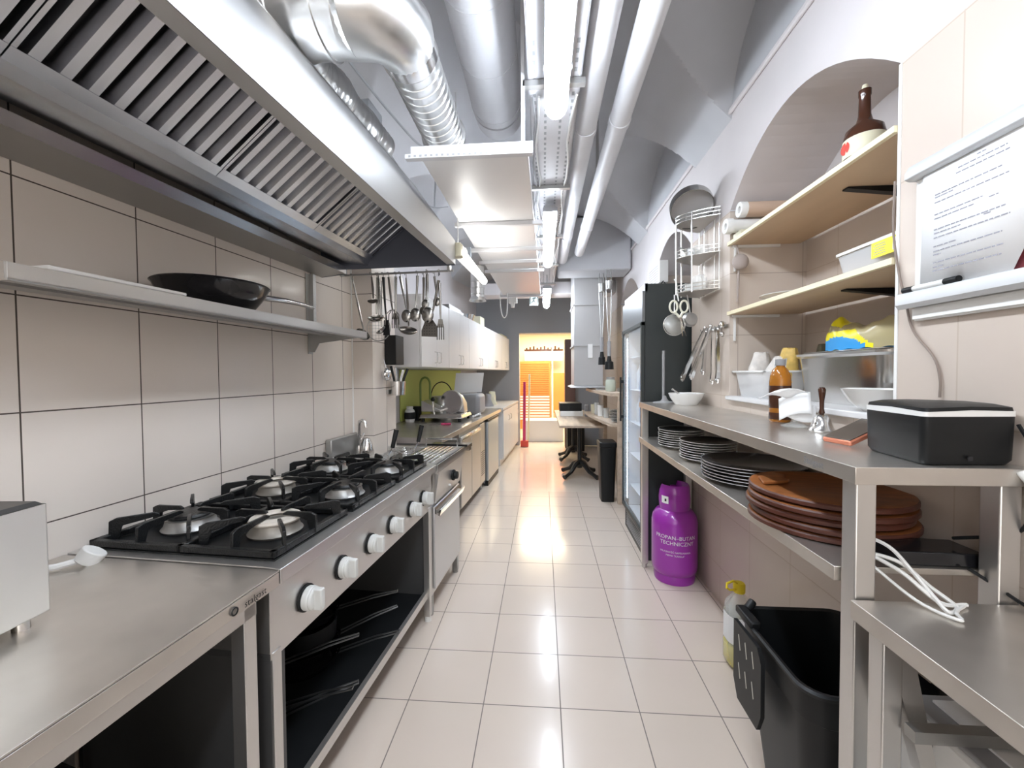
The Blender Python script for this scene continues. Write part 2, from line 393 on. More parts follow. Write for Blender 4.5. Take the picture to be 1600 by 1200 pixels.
# cable tray, perforated
t=thing('cable_tray','perforated white cable tray along the ceiling above the strip lights','cable tray',(.055,.3,2.7))
b=B(); b.box(-.055,.17,.3,6.1,2.695,2.70); b.box(-.057,-.052,.3,6.1,2.695,2.745); b.box(.167,.172,.3,6.1,2.695,2.745); b.mi=1
for i in range(86):
    y=1.6+i*.05
    for x in (-.03,.02,.095,.145): b.box(x-.006,x+.006,y,y+.022,2.6935,2.6955)
obj('tray',b,[PIPE,GREYP],t)
for k in range(6):
    y=.8+k*1.0
    b=B(); b.box(-.035,-.02,y,y+.03,2.70,3.48); b.box(.13,.145,y,y+.03,2.70,3.47); b.box(-.08,.19,y,y+.03,2.665,2.69); obj('hanger',b,STEELD,t)
for k,(x,c) in enumerate(((-.04,GREYPL),(-.02,WHITE),(.15,WHITE))):
    b=B(); b.tube([(x+.012*math.sin(i*1.7+k),1.9+i*.2,2.688-.008*abs(math.sin(i*2.1+k))) for i in range(20)],.006,6); obj('cable',b,c,t)
# two painted pipes on the right of the vault
def pipe(x,z,r,y0,y1,label,joints):
    t=thing('pipe',label,'pipe',(x,y0,z))
    b=B(); b.cyl((x,y0,z),(x,y1,z),r,seg=24); obj('tube',b,PIPE,t)
    for y in joints:
        b=B(); b.cyl((x,y,z),(x,y+.05,z),r+.005,seg=24); obj('collar',b,PIPE,t)
    for y in (1.2,3.2):
        b=B(); b.box(x-.01,x+.01,y,y+.02,z+r,3.4); obj('strap',b,STEELD,t)
pipe(.245,2.79,.058,-2.4,5.0,'white ceiling pipe nearest the strip lights','' or (2.32,4.1))
pipe(.425,2.80,.055,-2.4,4.75,'white ceiling pipe against the vault, farther from the lights',(.75,2.28,3.9))
# wrapped round duct
t=thing('round_duct','large pale wrapped round duct between silver duct and strip light','duct',(-.25,0,2.95))
b=B(); b.cyl((-.25,-2.4,2.95),(-.25,2.35,2.95),.14,seg=32,cap=False)
b.tube([(-.25,2.35,2.95),(-.25,2.45,2.965),(-.25,2.52,3.02),(-.25,2.55,3.12),(-.25,2.55,3.5)],.14,32); obj('casing',b,DUCTP,t)
for y in (.9,1.25,1.6,1.95,2.3):
    b=B(); b.cyl((-.25,y,2.95),(-.25,y+.012,2.95),.142,seg=32); obj('joint_band',b,DUCTP,t)
# white panelled rectangular duct
t=thing('panel_duct','long white flat-bottomed duct box under the vault, crossed by bars','duct',(-.28,1.75,2.35))
def PX(y): return -.518+(y-1.75)*.0175,-.057+(y-1.75)*.0130
for y0,y1 in ((1.76,2.50),(2.53,3.02),(3.04,3.36),(3.38,3.66),(3.68,4.86)):
    a0,a1=PX(y0); c0,c1=PX(y1)
    b=B(); b.loft([[(a0,y0,2.35),(a1,y0,2.35),(c1,y1,2.35),(c0,y1,2.35)],[(a0,y0,2.39),(a1,y0,2.39),(c1,y1,2.39),(c0,y1,2.39)]]); obj('panel',b,WHT2,t,bevel=.004)
for y in (2.50,3.02,3.36,3.66,4.85):
    a0,a1=PX(y); b=B(); b.box(a0-.03,a1+.05,y,y+.03,2.325,2.35); obj('cross_bar',b,PIPE,t,bevel=.003)
b=B(); a0,a1=PX(1.74)
b.box(a0-.06,a1+.02,1.72,1.75,2.337,2.355); b.mi=1
for i in range(22): b.box(a0-.045+i*.0235,a0-.035+i*.0235,1.7185,1.7205,2.342,2.350)
obj('perforated_rail',b,[PIPE,GREYP],t)
b=B(); b.box(a0-.06,a1+.02,1.80,1.84,2.39,2.43); b.box(a1-.03,a1-.015,1.80,1.82,2.43,3.4); obj('hanger',b,PIPE,t)
# silver ducts over the hood
t=thing('spiral_duct','shiny silver spiral duct with elbow, ending above the white duct box','duct',(-.49,1.3,2.62))
b=B(); rib=[]
pts=[];rad=[]
for i in range(281):
    y=1.50+i*.002; pts.append((-.49,y,2.62)); rad.append(.098+(.0035 if i%22 in (0,1) else 0))
b.tube(pts,rad,36); obj('spiral_pipe',b,DUCT,t,angle=60)
b=B(); b.lathe([(.100,0),(.112,.004),(.112,.018),(.100,.022)],(-.49,2.045,2.62),36,ax=(0,1,0)); obj('end_collar',b,DUCT,t)
b=B(); b.tube([(-.49,1.5,2.62),(-.49,1.44,2.62),(-.515,1.38,2.62),(-.57,1.345,2.62),(-.66,1.33,2.62)],[.106,.118,.128,.132,.134],32); obj('elbow',b,DUCT,t,angle=60)
b=B(); b.cyl((-.49,1.47,2.62),(-.49,1.53,2.62),.109,seg=36); obj('elbow_collar',b,STEELB,t)
t=thing('cross_duct','wide crinkled silver duct crossing above the hood','duct',(-1.0,1.33,2.63))
b=B(); pts=[];rad=[]
for i in range(35):
    x=-.62-i*.0192; pts.append((x,1.33,2.622)); rad.append(.133+(.004 if i%9==0 else 0))
b.tube(pts,rad,36); obj('duct_tube',b,DUCT,t,angle=60)
for x in (-.70,-.84,-.93):
    b=B(); b.lathe([(.132,0),(.140,.002),(.140,.012),(.132,.014)],(x,1.33,2.622),36,ax=(-1,0,0)); obj('band',b,DUCT,t)
FRAME='L'
t=thing('flexible_duct','dull crumpled flexible duct lying along the hood top','duct',(.42,1.4,2.72))
b=B(); pts=[];rad=[]
for i in range(70):
    v=1.45+i*.0105; pts.append((.47+.006*math.sin(i*.3),v,2.63+.01*math.sin(i*.25))); rad.append(.075+(.005 if i%3==0 else 0))
b.tube(pts,rad,24); obj('hose',b,DUCT,t,angle=60)
b=B(); b.box(.30,.38,2.24,2.40,2.78,2.93); solo('junction_box',b,GREYP,'dark grey box fixed high on the vault beyond the hood','box',(.28,2.3,2.8),bevel=.004)
b=B(); b.tube(cm([(.33,1.6,3.12),(.34,1.8,3.04),(.42,2.1,2.93),(.52,2.45,2.84),(.60,2.66,2.78),(.60,2.67,2.5)]),.006); solo('cable',b,GREYP,'dark cable looping down across the grey vault left of the silver duct','cable',(.33,1.6,3.0))
b=B(); b.tube(cm([(.28,2.42,2.9),(.3,2.7,2.86),(.36,2.9,2.72),(.44,3.05,2.66),(.55,3.12,2.68)]),.004); solo('cable',b,GREYP,'thin sagging cable running from the dark grey junction box','cable',(.28,2.42,2.9))
b=B(); b.box(.33,.60,3.6,3.62,2.38,2.52); solo('vent_grille',b,GREYP,'small grey vent panel beside the near end of white duct box','vent',(.45,3.6,2.4))
t=thing('vent_outlet','silver pipe stub with flared rim hanging beneath the small strip light','vent',(.70,3.42,2.02))
b=B(); b.lathe([(.055,.28),(.055,.03),(.058,.028),(.072,0),(.066,0),(.05,.03),(.05,.26)],(.70,3.42,2.02),24); obj('outlet',b,DUCT,t)
for z in (2.07,2.12,2.17):
    b=B(); b.lathe([(.0555,0),(.058,.004),(.0555,.008)],(.70,3.42,z),24); obj('ring',b,DUCT,t)
FRAME='R'
b=B(); b.tube(cm([(-.47,4.6,2.35),(-.47,4.6,2.2),(-.455,4.6,2.09),(-.43,4.62,2.05),(-.405,4.65,2.09),(-.40,4.7,2.2),(-.40,4.7,2.34)]),.006); solo('hose',b,WHITE,'thin white hose looping down beyond the last white duct panel','hose',(-.44,4.6,2.1))
b=B(); b.box(-.40,-.30,4.87,4.93,2.26,2.32); b.cyl((-.35,4.86,2.26),(-.35,4.86,2.20),.03,.02); solo('smoke_alarm',b,WHITE,'small white fitting at the far end of the white duct box','alarm',(-.35,4.9,2.25))
t=thing('exit_sign','small square running man sign hanging beside the farthest strip light','sign',(-.12,6.1,2.41))
b=B(); b.box(-.19,-.06,6.12,6.14,2.43,2.60); obj('panel',b,SIGNG,t)
b=B(); b.prism([(-.155,2.46),(-.13,2.49),(-.118,2.47),(-.105,2.48),(-.12,2.51),(-.10,2.53),(-.085,2.525),(-.083,2.535),(-.105,2.55),(-.135,2.54),(-.155,2.52),(-.15,2.512),(-.137,2.525),(-.13,2.515),(-.145,2.49),(-.165,2.465)],1,6.114,6.119); b.ball((-.112,6.116,2.568),.011,8,5,(1,.3,1)); b.box(-.185,-.172,6.114,6.119,2.44,2.59);b.box(-.075,-.065,6.114,6.119,2.44,2.59); obj('pictogram',b,SIGND,t)
b=B(); b.cyl((-.125,6.13,2.60),(-.125,6.13,2.62),.006); obj('bracket',b,STEELD,t)
# boxed column (large duct) hanging over the far table
CHASE=mat('chase_paint',(.46,.455,.455),.5)
t=thing('boxed_chase','grey-white boxed column hanging over the far tables','boxed column',(.58,5.5,1.25))
b=B(); b.box(.42,.80,5.5,6.1,1.25,1.78); obj('casing',b,CHASE,t,bevel=.006)
b=B(); b.box(.42,.80,5.5,6.1,1.79,2.32); obj('casing',b,CHASE,t,bevel=.006)
b=B(); b.box(.42,.80,5.5,6.1,2.33,3.06); obj('casing',b,CHASE,t,bevel=.006)
for z in (1.78,2.32):
    b=B(); b.box(.405,.815,5.485,6.115,z-.006,z+.014); obj('flange',b,CHASE,t)
b=B(); b.loft([[(.37,5.42,1.225),(.85,5.42,1.225),(.85,6.15,1.225),(.37,6.15,1.225)],[(.42,5.5,1.25),(.80,5.5,1.25),(.80,6.1,1.25),(.42,6.1,1.25)]]); obj('lower_rim',b,CHASE,t)
b=B(); b.box(.60,.66,5.478,5.484,1.62,1.80); solo('paper_note',b,PAPER,'white slip of paper hanging on the grey-white boxed column','paper',(.63,5.48,1.62))
t=thing('bulkhead_box','pale boxed pipe casing where the two ceiling pipes end','casing',(.6,5.0,2.7))
b=B(); b.box(.2,1.07,5.03,5.45,2.66,3.3); obj('casing',b,PAINT,t,bevel=.02)

# ================================================================ LEFT SIDE
FRAME='L'
# ---------------- extractor hood
t=thing('extractor_hood','big stainless extractor hood with slatted grease filters along the left wall','extractor hood',(.4,1.2,2.0))
V0,V1=-.75,2.36
def hp(poly,v0,v1,nm,m,**k):
    b=B(); b.prism(poly,1,v0,v1); return obj(nm,b,m,t,**k)
hp([(.82,2.04),(.824,2.04),(.824,2.17),(.60,2.48),(.59,2.476),(.815,2.168)],V0,V1,'front_panel',HOODM)
hp([(.775,2.04),(.82,2.04),(.82,2.048),(.779,2.048),(.779,2.10),(.775,2.10)],V0,V1,'front_lip',STEEL)
hp([(.003,2.48),(.60,2.48),(.60,2.486),(.003,2.486)],V0,V1,'top_panel',HOODM)
hp([(.002,2.0),(.155,2.015),(.155,2.02),(.002,2.006)],V0,V1,'rear_plate',STEELD)
hp([(.155,2.015),(.163,2.013),(.163,2.052),(.155,2.052)],V0,V1,'rear_lip',STEELB)
hp([(.165,2.07),(.30,2.055),(.315,2.085),(.31,2.088),(.296,2.062),(.165,2.077)],V0,V1,'grease_gutter',FILT)
for v in (V0,V1):
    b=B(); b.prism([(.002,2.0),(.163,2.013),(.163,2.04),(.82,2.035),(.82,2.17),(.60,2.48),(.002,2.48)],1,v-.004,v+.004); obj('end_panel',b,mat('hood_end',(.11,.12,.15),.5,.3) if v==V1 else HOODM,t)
# filters: slanted frames with trapezoid slats
FA=Vector((.312,0,2.085)); FB=Vector((.66,0,2.353)); FD=(FB-FA).normalized(); FN=Vector((FD.z,0,-FD.x))
nf=6; fw=(V1-V0-.02)/nf
for k in range(nf):
    v0=V0+.01+k*fw; b=B()
    def P(s,v,n): q=FA+FD*s+FN*n; return Vector((q.x,v,q.z))
    L=(FB-FA).length
    ns=9; st=(fw-.02)/ns
    for i in range(ns):
        c=v0+.01+st*(i+.5)
        # raised slat (inverted U) and a recessed strip between
        w2=st*.20
        b.loft([[P(.035,c-w2-.008,-.026),P(.035,c-w2,.002),P(.035,c+w2,.002),P(.035,c+w2+.008,-.026),P(.035,c+w2+.005,-.028),P(.035,c+w2-.002,-.001),P(.035,c-w2+.002,-.001),P(.035,c-w2-.005,-.028)],
                [P(L-.01,c-w2-.008,-.026),P(L-.01,c-w2,.002),P(L-.01,c+w2,.002),P(L-.01,c+w2+.008,-.026),P(L-.01,c+w2+.005,-.028),P(L-.01,c+w2-.002,-.001),P(L-.01,c-w2+.002,-.001),P(L-.01,c-w2-.005,-.028)]])
    f=obj('grease_filter',b,FILT,t)
    b=B()
    for (s0,s1) in ((0,.035),(L-.02,L)): b.loft([[P(s0,v0,-.03),P(s1,v0,-.03),P(s1,v0,.004),P(s0,v0,.004)],[P(s0,v0+fw-.003,-.03),P(s1,v0+fw-.003,-.03),P(s1,v0+fw-.003,.004),P(s0,v0+fw-.003,.004)]])
    for vv in (v0,v0+fw-.012): b.loft([[P(.03,vv,-.03),P(L,vv,-.03),P(L,vv,.003),P(.03,vv,.003)],[P(.03,vv+.009,-.03),P(L,vv+.009,-.03),P(L,vv+.009,.003),P(.03,vv+.009,.003)]])
    obj('filter_frame',b,FILT,f)
    b=B(); b.loft([[P(0,v0,-.034),P(L,v0,-.034),P(L,v0+fw,-.034),P(0,v0+fw,-.034)],[P(0,v0,-.032),P(L,v0,-.032),P(L,v0+fw,-.032),P(0,v0+fw,-.032)]]); obj('baffle_back',b,DARK,f)
# ---------------- wall shelf
t=thing('wall_shelf','long steel wall shelf under the hood, on brackets','shelf',(.17,.8,1.64))
b=B(); b.prism([(.004,1.655),(.33,1.655),(.333,1.625),(.336,1.625),(.336,1.66),(.004,1.66)],1,.79,2.26); b.box(.004,.335,.785,.79,1.622,1.66); b.box(.004,.335,2.26,2.265,1.63,1.66); obj('board',b,STEEL,t)
b=B(); b.prism([(.31,1.622),(.336,1.622),(.336,1.628),(.31,1.628)],1,.79,2.26); b.box(.1,.16,.8,2.25,1.64,1.655); obj('stiffener',b,STEELD,t)
for v in (2.24,):
    b=B(); b.prism([(.003,1.655),(.31,1.64),(.31,1.628),(.06,1.60),(.03,1.55),(.003,1.55)],1,v-.003,v+.003); b.box(.003,.006,v-.02,v+.02,1.54,1.655); obj('bracket',b,STEELD,t)
for v in (2.24,):
    b=B(); b.box(.003,.03,v-.004,v+.022,1.66,1.99); b.box(.003,.006,v-.03,v+.03,1.66,1.99); obj('upright',b,STEELD,t)
b=B(); b.box(.18,.33,.86,1.19,1.662,1.672); solo('serving_board',b,WHITE,'thin white board lying at the near part of the steel wall shelf','board',(.25,1.0,1.662),bevel=.003)
t=thing('frying_pan','deep black wok pan with a steel handle on the wall shelf','pan',(.19,1.42,1.662))
b=B(); b.lathe([(.001,.001),(.10,.001),(.13,.012),(.162,.055),(.175,.085),(.180,.088),(.176,.092),(.168,.085),(.156,.056),(.125,.018),(.09,.007),(.001,.007)],(.185,1.43,1.6615),40,rot=0); 
obj('pan_body',b,BLKG,t)
b=B(); b.tube([(.19,1.60,1.735),(.20,1.67,1.748),(.205,1.78,1.755),(.205,1.9,1.757),(.20,1.985,1.754)],[.008,.013,.012,.010,.008],10); obj('handle',b,STEELB,t)
# ---------------- near steel table with things on it
t=thing('work_table','stainless work table nearest the viewer on the left','table',(.36,.3,0))
b=B(); b.prism([(.004,.895),(.70,.895),(.70,.86),(.697,.858),(.697,.86),(.66,.86),(.66,.88),(.004,.88)],1,-.85,1.085); b.prism([(.004,.897),(.7005,.897),(.7005,.901),(.004,.901)],1,-.85,1.085); obj('worktop',b,STEELP,t,bevel=.0015)
b=B(); b.box(.60,.66,-.8,1.05,.80,.862); obj('apron',b,STEEL,t)
for u in (.62,.03):
    for v in (1.01,-.7):
        b=B(); b.box(u,u+.04,v,v+.04,.03,.86); b.cyl((u+.02,v+.02,0),(u+.02,v+.02,.03),.016,seg=12); obj('leg',b,STEEL,t,bevel=.002)
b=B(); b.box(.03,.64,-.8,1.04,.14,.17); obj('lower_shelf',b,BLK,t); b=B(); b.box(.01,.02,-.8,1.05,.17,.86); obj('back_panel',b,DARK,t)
b=B(); 
def lipmap(uc,v0,z0,s=1): return lambda x,y: (uc,v0+x*s,z0+y*s)
b.text('stalgast',.024,lipmap(.7035,1.0,.868))
b.tube(circ((.7030,.937,.876),.0085,14,0),.0019,5,closed=True)
obj('maker_mark',b,BLK,t,recalc=False)
# dark things under the near table
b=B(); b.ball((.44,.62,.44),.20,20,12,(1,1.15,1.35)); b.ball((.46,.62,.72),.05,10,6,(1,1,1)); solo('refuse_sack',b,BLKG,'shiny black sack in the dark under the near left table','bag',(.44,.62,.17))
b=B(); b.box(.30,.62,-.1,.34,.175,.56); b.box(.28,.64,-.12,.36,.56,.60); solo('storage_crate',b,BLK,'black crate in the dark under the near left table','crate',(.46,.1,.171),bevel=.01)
# steel box (toaster / grill) at the left edge
t=thing('steel_appliance','square brushed steel appliance on short feet at the left picture edge','appliance',(.22,.6,.901))
c=Vector((.375,.815,0)); d1=Vector((.14,-.99,0)).normalized(); d2=Vector((-.99,-.14,0)).normalized()
def bp(a,bb,z): p=c+d1*a+d2*bb; return (p.x,p.y,z)
b=B()
b.loft([[bp(.0,.0,.925),bp(.36,.0,.925),bp(.36,.33,.925),bp(0,.33,.925)],[bp(0,0,1.155),bp(.36,0,1.155),bp(.36,.33,1.155),bp(0,.33,1.155)]],top=False)
obj('casing',b,STEELB if 0 else mat('box_steel',(.86,.84,.80),.45,.7),t,bevel=.004)
b=B(); b.loft([[bp(.004,.004,1.155),bp(.356,.004,1.155),bp(.356,.326,1.155),bp(.004,.326,1.155)],[bp(.012,.012,1.163),bp(.348,.012,1.163),bp(.348,.318,1.163),bp(.012,.318,1.163)]]); obj('top_plate',b,mat('box_top',(.10,.095,.09),.35,.6),t)
for a,k in ((.03,.03),(.33,.03),(.03,.30),(.33,.30)):
    b=B(); p=bp(a,k,0); b.cyl((p[0],p[1],.901),(p[0],p[1],.926),.014,seg=12); obj('foot',b,STEELB,t)
t=thing('plastic_spout','white plastic two-ended fitting lying behind the steel appliance','fitting',(.13,1.02,.901))
b=B(); b.cyl((.135,1.045,.905),(.150,1.06,.935),.028,.030,16); obj('disc',b,WHITE,t,bevel=.003)
b=B(); b.cyl((.075,.965,.905),(.065,.96,.94),.024,.026,16); obj('disc',b,WHITE,t,bevel=.003)
b=B(); b.box(-.01,.01,-.01,.01,0,0.001); b=B(); b.tube([(.075,.965,.915),(.105,1.0,.912),(.135,1.04,.916)],.009,8); obj('bar',b,WHITE,t)

# ---------------- gas range
t=thing('gas_range','six burner gas range with black cast grates and white knobs','stove',(.36,1.7,0))
b=B(); b.prism([(.004,.86),(.70,.86),(.70,.9),(.66,.903),(.004,.903)],1,1.092,2.352); obj('top',b,STEEL,t,bevel=.002)
b=B(); b.prism([(.03,.64),(.66,.64),(.662,.86),(.03,.86)],1,1.095,2.35); obj('control_panel',b,STEEL,t,bevel=.001)
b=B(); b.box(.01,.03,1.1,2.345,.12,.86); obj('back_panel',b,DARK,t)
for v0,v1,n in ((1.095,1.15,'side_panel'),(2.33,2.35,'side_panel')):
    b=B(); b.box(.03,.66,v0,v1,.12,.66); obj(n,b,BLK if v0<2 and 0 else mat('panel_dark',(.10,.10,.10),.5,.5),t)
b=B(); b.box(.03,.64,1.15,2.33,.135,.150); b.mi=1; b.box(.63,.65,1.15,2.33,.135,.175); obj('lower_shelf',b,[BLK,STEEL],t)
for u in (.63,.04):
    for v in (1.10,2.315):
        b=B(); b.box(u,u+.035,v,v+.033,.03,.66); obj('leg',b,STEEL,t,bevel=.002); b2=B(); b2.cyl((u+.017,v+.016,0),(u+.017,v+.016,.03),.018,seg=12)
        obj('foot',b2,WHITE,t)
knobs=[(1.243,.737),(1.44,.738),(1.647,.737),(1.844,.740),(2.067,.738),(2.235,.742)]
for v,z in knobs:
    b=B(); b.cyl((.662,v,z),(.668,v,z),.041,seg=24); bz=obj('knob_bezel',b,BLK,t)
    b=B(); b.cyl((.668,v,z),(.690,v,z),.036,.036,28); b.cyl((.690,v,z),(.698,v,z),.036,.030,28)
    b.prism([(v-.010,z-.033),(v+.010,z-.033),(v+.010,z+.033),(v-.010,z+.033)],0,.690,.722); obj('knob',b,KNOB,t,bevel=.004)
GV=[(1.125,1.50),(1.535,1.91),(1.945,2.32)]
for k,(g0,g1) in enumerate(GV):
    b=B(); b.box(.035,.655,g0,g1,.9035,.9075); obj('drip_tray',b,BLK,t)
    for j,uc in enumerate((.19,.51)):
        vc=(g0+g1)/2; bright=(k==0 and j==1) or (k==1 and j==0)
        b=B(); b.lathe([(.001,.0),(.078,.0),(.082,.006),(.074,.014),(.068,.036),(.072,.038),(.072,.040),(.03,.040),(.001,.036)],(uc,vc,.908),32); ob=obj('burner',b,mat('burner_body',(.30,.28,.25),.5,.7) if bright else STEELD,t)
        b=B(); b.lathe(([(.034,.0),(.076,.0),(.078,.005),(.074,.012),(.040,.014),(.034,.008)] if bright else [(.001,.0),(.060,.0),(.063,.005),(.058,.012),(.001,.014)]),(uc,vc,.9485),32); obj('burner_cap',b,mat('cap_ash',(.62,.57,.50),.6) if bright else IRON,ob)
    b=B()  # cast frame
    for (u0,u1,a,c2) in ((.035,.655,g0,g0+.018),(.035,.655,g1-.018,g1),(.035,.055,g0,g1),(.635,.655,g0,g1),(.335,.355,g0,g1)):
        b.box(u0,u1,a,c2,.910,.930)
    obj('grate_frame',b,IRON,t,bevel=.003)
    for uc in (.19,.51):
        vc=(g0+g1)/2
        b=B()
        for ang in range(0,360,45):
            ca,sa=math.cos(math.radians(ang)),math.sin(math.radians(ang))
            # finger from frame towards the burner; length to the box border
            rx=.148/abs(ca) if abs(ca)>1e-3 else 9; ry=(g1-g0)/2/abs(sa)-.01 if abs(sa)>1e-3 else 9
            R=min(rx,ry); r0=.030 if ang%90==0 else .082
            if ang%90: R=R*.97
            dv=Vector((ca,sa,0)); nv=Vector((-sa,ca,0))*.005
            C=Vector((uc,vc,0))
            pr=[(r0,.966),(r0,.972),(r0+.012,.978),(R-.02,.978),(R-.002,.970),(R,.912),(R-.022,.912),(R-.034,.952),(max(r0+.02,.085),.962)]
            b.loft([[C+dv*r+nv+Vector((0,0,z)) for r,z in pr],[C+dv*r-nv+Vector((0,0,z)) for r,z in pr]])
        obj('grate_finger',b,IRON,t,bevel=.0015)
# pans and tongs on the dark shelf of the range
def potpan(u,v,z,r,ang,label,first=None,mt=BLKG,L=.26):
    t=thing('frying_pan',label,'pan',(u,v,z),'pans on the dark shelf of the range')
    b=B(); b.lathe([(.001,0),(r*.78,0),(r,.04),(r+.004,.045),(r-.004,.042),(r*.76,.006),(.001,.006)],(u,v,z),28); obj('pan_body',b,mt,t)
    d=Vector((math.cos(ang),math.sin(ang),0)); C=Vector((u,v,z)); n=Vector((-d.y,d.x,0))
    p=[C+d*(r-.01)+n*.012+Vector((0,0,.035)),C+d*(r+L*.6)+n*.012+Vector((0,0,.075)),C+d*(r+L)+n*.008+Vector((0,0,.09)),C+d*(r+L)-n*.008+Vector((0,0,.09)),C+d*(r+L*.6)-n*.012+Vector((0,0,.075)),C+d*(r-.01)-n*.012+Vector((0,0,.035))]
    b=B(); b.tube(p,.0035,6); obj('handle',b,mat('handle_dark',(.12,.12,.12),.3,.9) if 'HDK' not in globals() else HDK,t); return t
potpan(.30,1.35,.151,.15,.5,'black pan at the near end of the shelf inside the range')
potpan(.30,1.36,.20,.14,.25,'black pan stacked second in the near pile inside the range')
potpan(.30,1.40,.32,.13,.45,'black pan on top of the near pile inside the range')
potpan(.30,1.72,.151,.15,.35,'black pan at the foot of the farther pile inside the range')
potpan(.30,1.74,.20,.14,.62,'black pan stacked second in the farther pile inside the range')
potpan(.30,1.76,.33,.13,.3,'black pan on top of the farther pile inside the range')
for u,v,z,h in ((.30,1.38,.25,.068),(.30,1.75,.25,.078)):
    b=B(); b.lathe([(.001,0),(.12,0),(.125,h),(.12,h),(.116,.005),(.001,.005)],(u,v,z),28); solo('cake_tin',b,BLK,'black tin between the %s pans inside the range'%('near' if v<1.5 else 'farther'),'tin',(u,v,z))
# ---------------- pasta cooker with drainboard, tap and baskets
t=thing('pasta_cooker','stainless pasta cooker with one black knob and a door, beyond the gas range','cooker',(.36,2.65,0))
b=B(); b.box(.02,.655,2.365,2.945,.12,.86); obj('body',b,STEEL,t)
b=B(); b.box(.004,.045,2.362,2.945,.86,1.03); obj('splashback',b,STEELD,t,bevel=.006)
b=B()
# top ring around the basin
U0,U1,VV0,VV1=.10,.44,2.42,2.90
for (a,c2,d,e) in ((.05,U0,2.362,2.95),(U1,.705,2.362,2.95),(U0,U1,2.362,VV0),(U0,U1,VV1,2.95)): b.box(a,c2,d,e,.868,.90)
b.box(.69,.705,2.362,2.95,.845,.90); obj('top',b,STEEL,t,bevel=.003)
b=B(); b.add([(U0,VV0,.87),(U1,VV0,.87),(U1,VV1,.87),(U0,VV1,.87),(U0,VV0,.862),(U1,VV0,.862),(U1,VV1,.862),(U0,VV1,.862)],[(4,5,6,7),(0,1,5,4),(1,2,6,5),(2,3,7,6),(3,0,4,7)]); obj('basin',b,STEELD,t)
b=B()
for i in range(7): b.box(.45+i*.032,.466+i*.032,2.40,2.91,.90,.906)
obj('drain_ridges',b,STEELB,t,bevel=.002)
b=B(); b.prism([(.655,.66),(.672,.66),(.70,.85),(.66,.86)],1,2.40,2.93); obj('control_panel',b,STEEL,t)
b=B(); b.cyl((.685,2.715,.752),(.70,2.715,.752),.036,seg=20); b.cyl((.70,2.715,.752),(.722,2.715,.752),.026,.024,20); obj('knob',b,BLK,t,bevel=.003)
b=B(); b.cyl((.675,2.66,.70),(.69,2.66,.70),.008,seg=12); obj('pilot_light',b,WHITE,t)
b=B(); b.box(.656,.672,2.40,2.92,.15,.64); dr=obj('door',b,mat('door_steel',(.72,.73,.74),.4,.9),t,bevel=.004)
b=B(); b.prism([(.672,.60),(.70,.585),(.712,.62),(.704,.625),(.69,.60),(.672,.635)],1,2.40,2.92); obj('door_handle',b,STEELB,dr)
for u in (.62,.05):
    for v in (2.375,2.90):
        b=B(); b.box(u,u+.035,v,v+.035,0.012,.12); b.cyl((u+.017,v+.017,0),(u+.017,v+.017,.012),.02,seg=10); obj('leg',b,STEELD,t)
b=B(); b.cyl((.10,2.58,.90),(.10,2.58,.96),.022,.014); b.tube([(.10,2.58,.95),(.10,2.58,1.09),(.105,2.58,1.115),(.125,2.58,1.125),(.145,2.58,1.11),(.15,2.58,1.08)],.011,10); b.tube([(.10,2.58,1.0),(.10,2.61,1.005),(.10,2.64,1.03)],.007,8); obj('tap',b,STEELB,t)
b=B(); b.lathe([(.03,0),(.045,.01),(.04,.05),(.02,.09),(.001,.095)],(.10,2.68,.902),16); obj('valve_cap',b,STEELB,t)
b=B(); b.tube([(.43,2.92,.905),(.43,2.92,.955),(.66,2.92,.955),(.66,2.92,.905)],.006,8); obj('rail',b,STEELB,t)
def basket(u,v,label):
    t=thing('pasta_basket',label,'basket',(u,v,.87),'pasta baskets')
    b=B()
    for h in (0,.02,.045,.07): b.tube(circ((u,v,.872+h*.5),.07,20),.002,5,closed=True)
    for i in range(14):
        a=2*pi*i/14; b.tube([(u+.07*math.cos(a),v+.07*math.sin(a),.908),(u+.07*math.cos(a),v+.07*math.sin(a),.872)],.0015,4)
    obj('mesh',b,STEELB,t)
    b=B(); b.tube([(u+.05,v+.05,.905),(u+.055,v+.09,.93),(u+.06,v+.10,.95)],.004,6); obj('stem',b,STEELB,t)
    b=B(); b.tube([(u+.06,v+.10,.945),(u+.08,v+.12,1.06)],[.014,.017],8); obj('grip',b,BLK,t)
basket(.26,2.50,'pasta basket with upright black grip nearest the range')
basket(.34,2.74,'pasta basket with slanting black grip farther from the range')
b=B(); b.box(.40,.70,3.10,3.16,.84,.86); b.box(.40,.70,3.02,3.19,.862,.886); b.mi=1; b.box(.40,.705,3.015,3.03,.886,.90)
solo('basin_lid',b,[STEELB,BLK],'flat steel lid with a black edge between the cooker and the far counter','lid',(.55,3.1,.84))

# ---------------- far counter run on the left
t=thing('work_counter','long stainless counter beyond the pasta cooker','counter',(0,5.3,0))
b=B(); b.prism([(-.405,.89),(.40,.89),(.40,.845),(.396,.845),(.396,.885),(-.405,.885)],1,3.36,6.2); b.box(-.405,.40,3.36,3.365,.84,.89); b.box(-.405,.4,3.36,6.2,.886,.8905); obj('worktop',b,STEELP,t,bevel=.0015)
b=B(); b.box(.34,.38,3.40,3.44,0,.86); obj('leg',b,STEEL,t)
b=B(); b.box(-.38,-.34,3.40,3.44,0,.86); obj('leg',b,STEEL,t)
b=B(); b.box(-.38,.34,3.44,3.50,.78,.86); obj('crossbar',b,STEELD,t)
t=thing('refrigerated_cabinet','stainless refrigerated base cabinet with two doors under the far counter','cabinet',(0,4.4,0))
b=B(); b.box(-.38,.375,3.95,5.06,.08,.842); obj('body',b,STEELD,t)
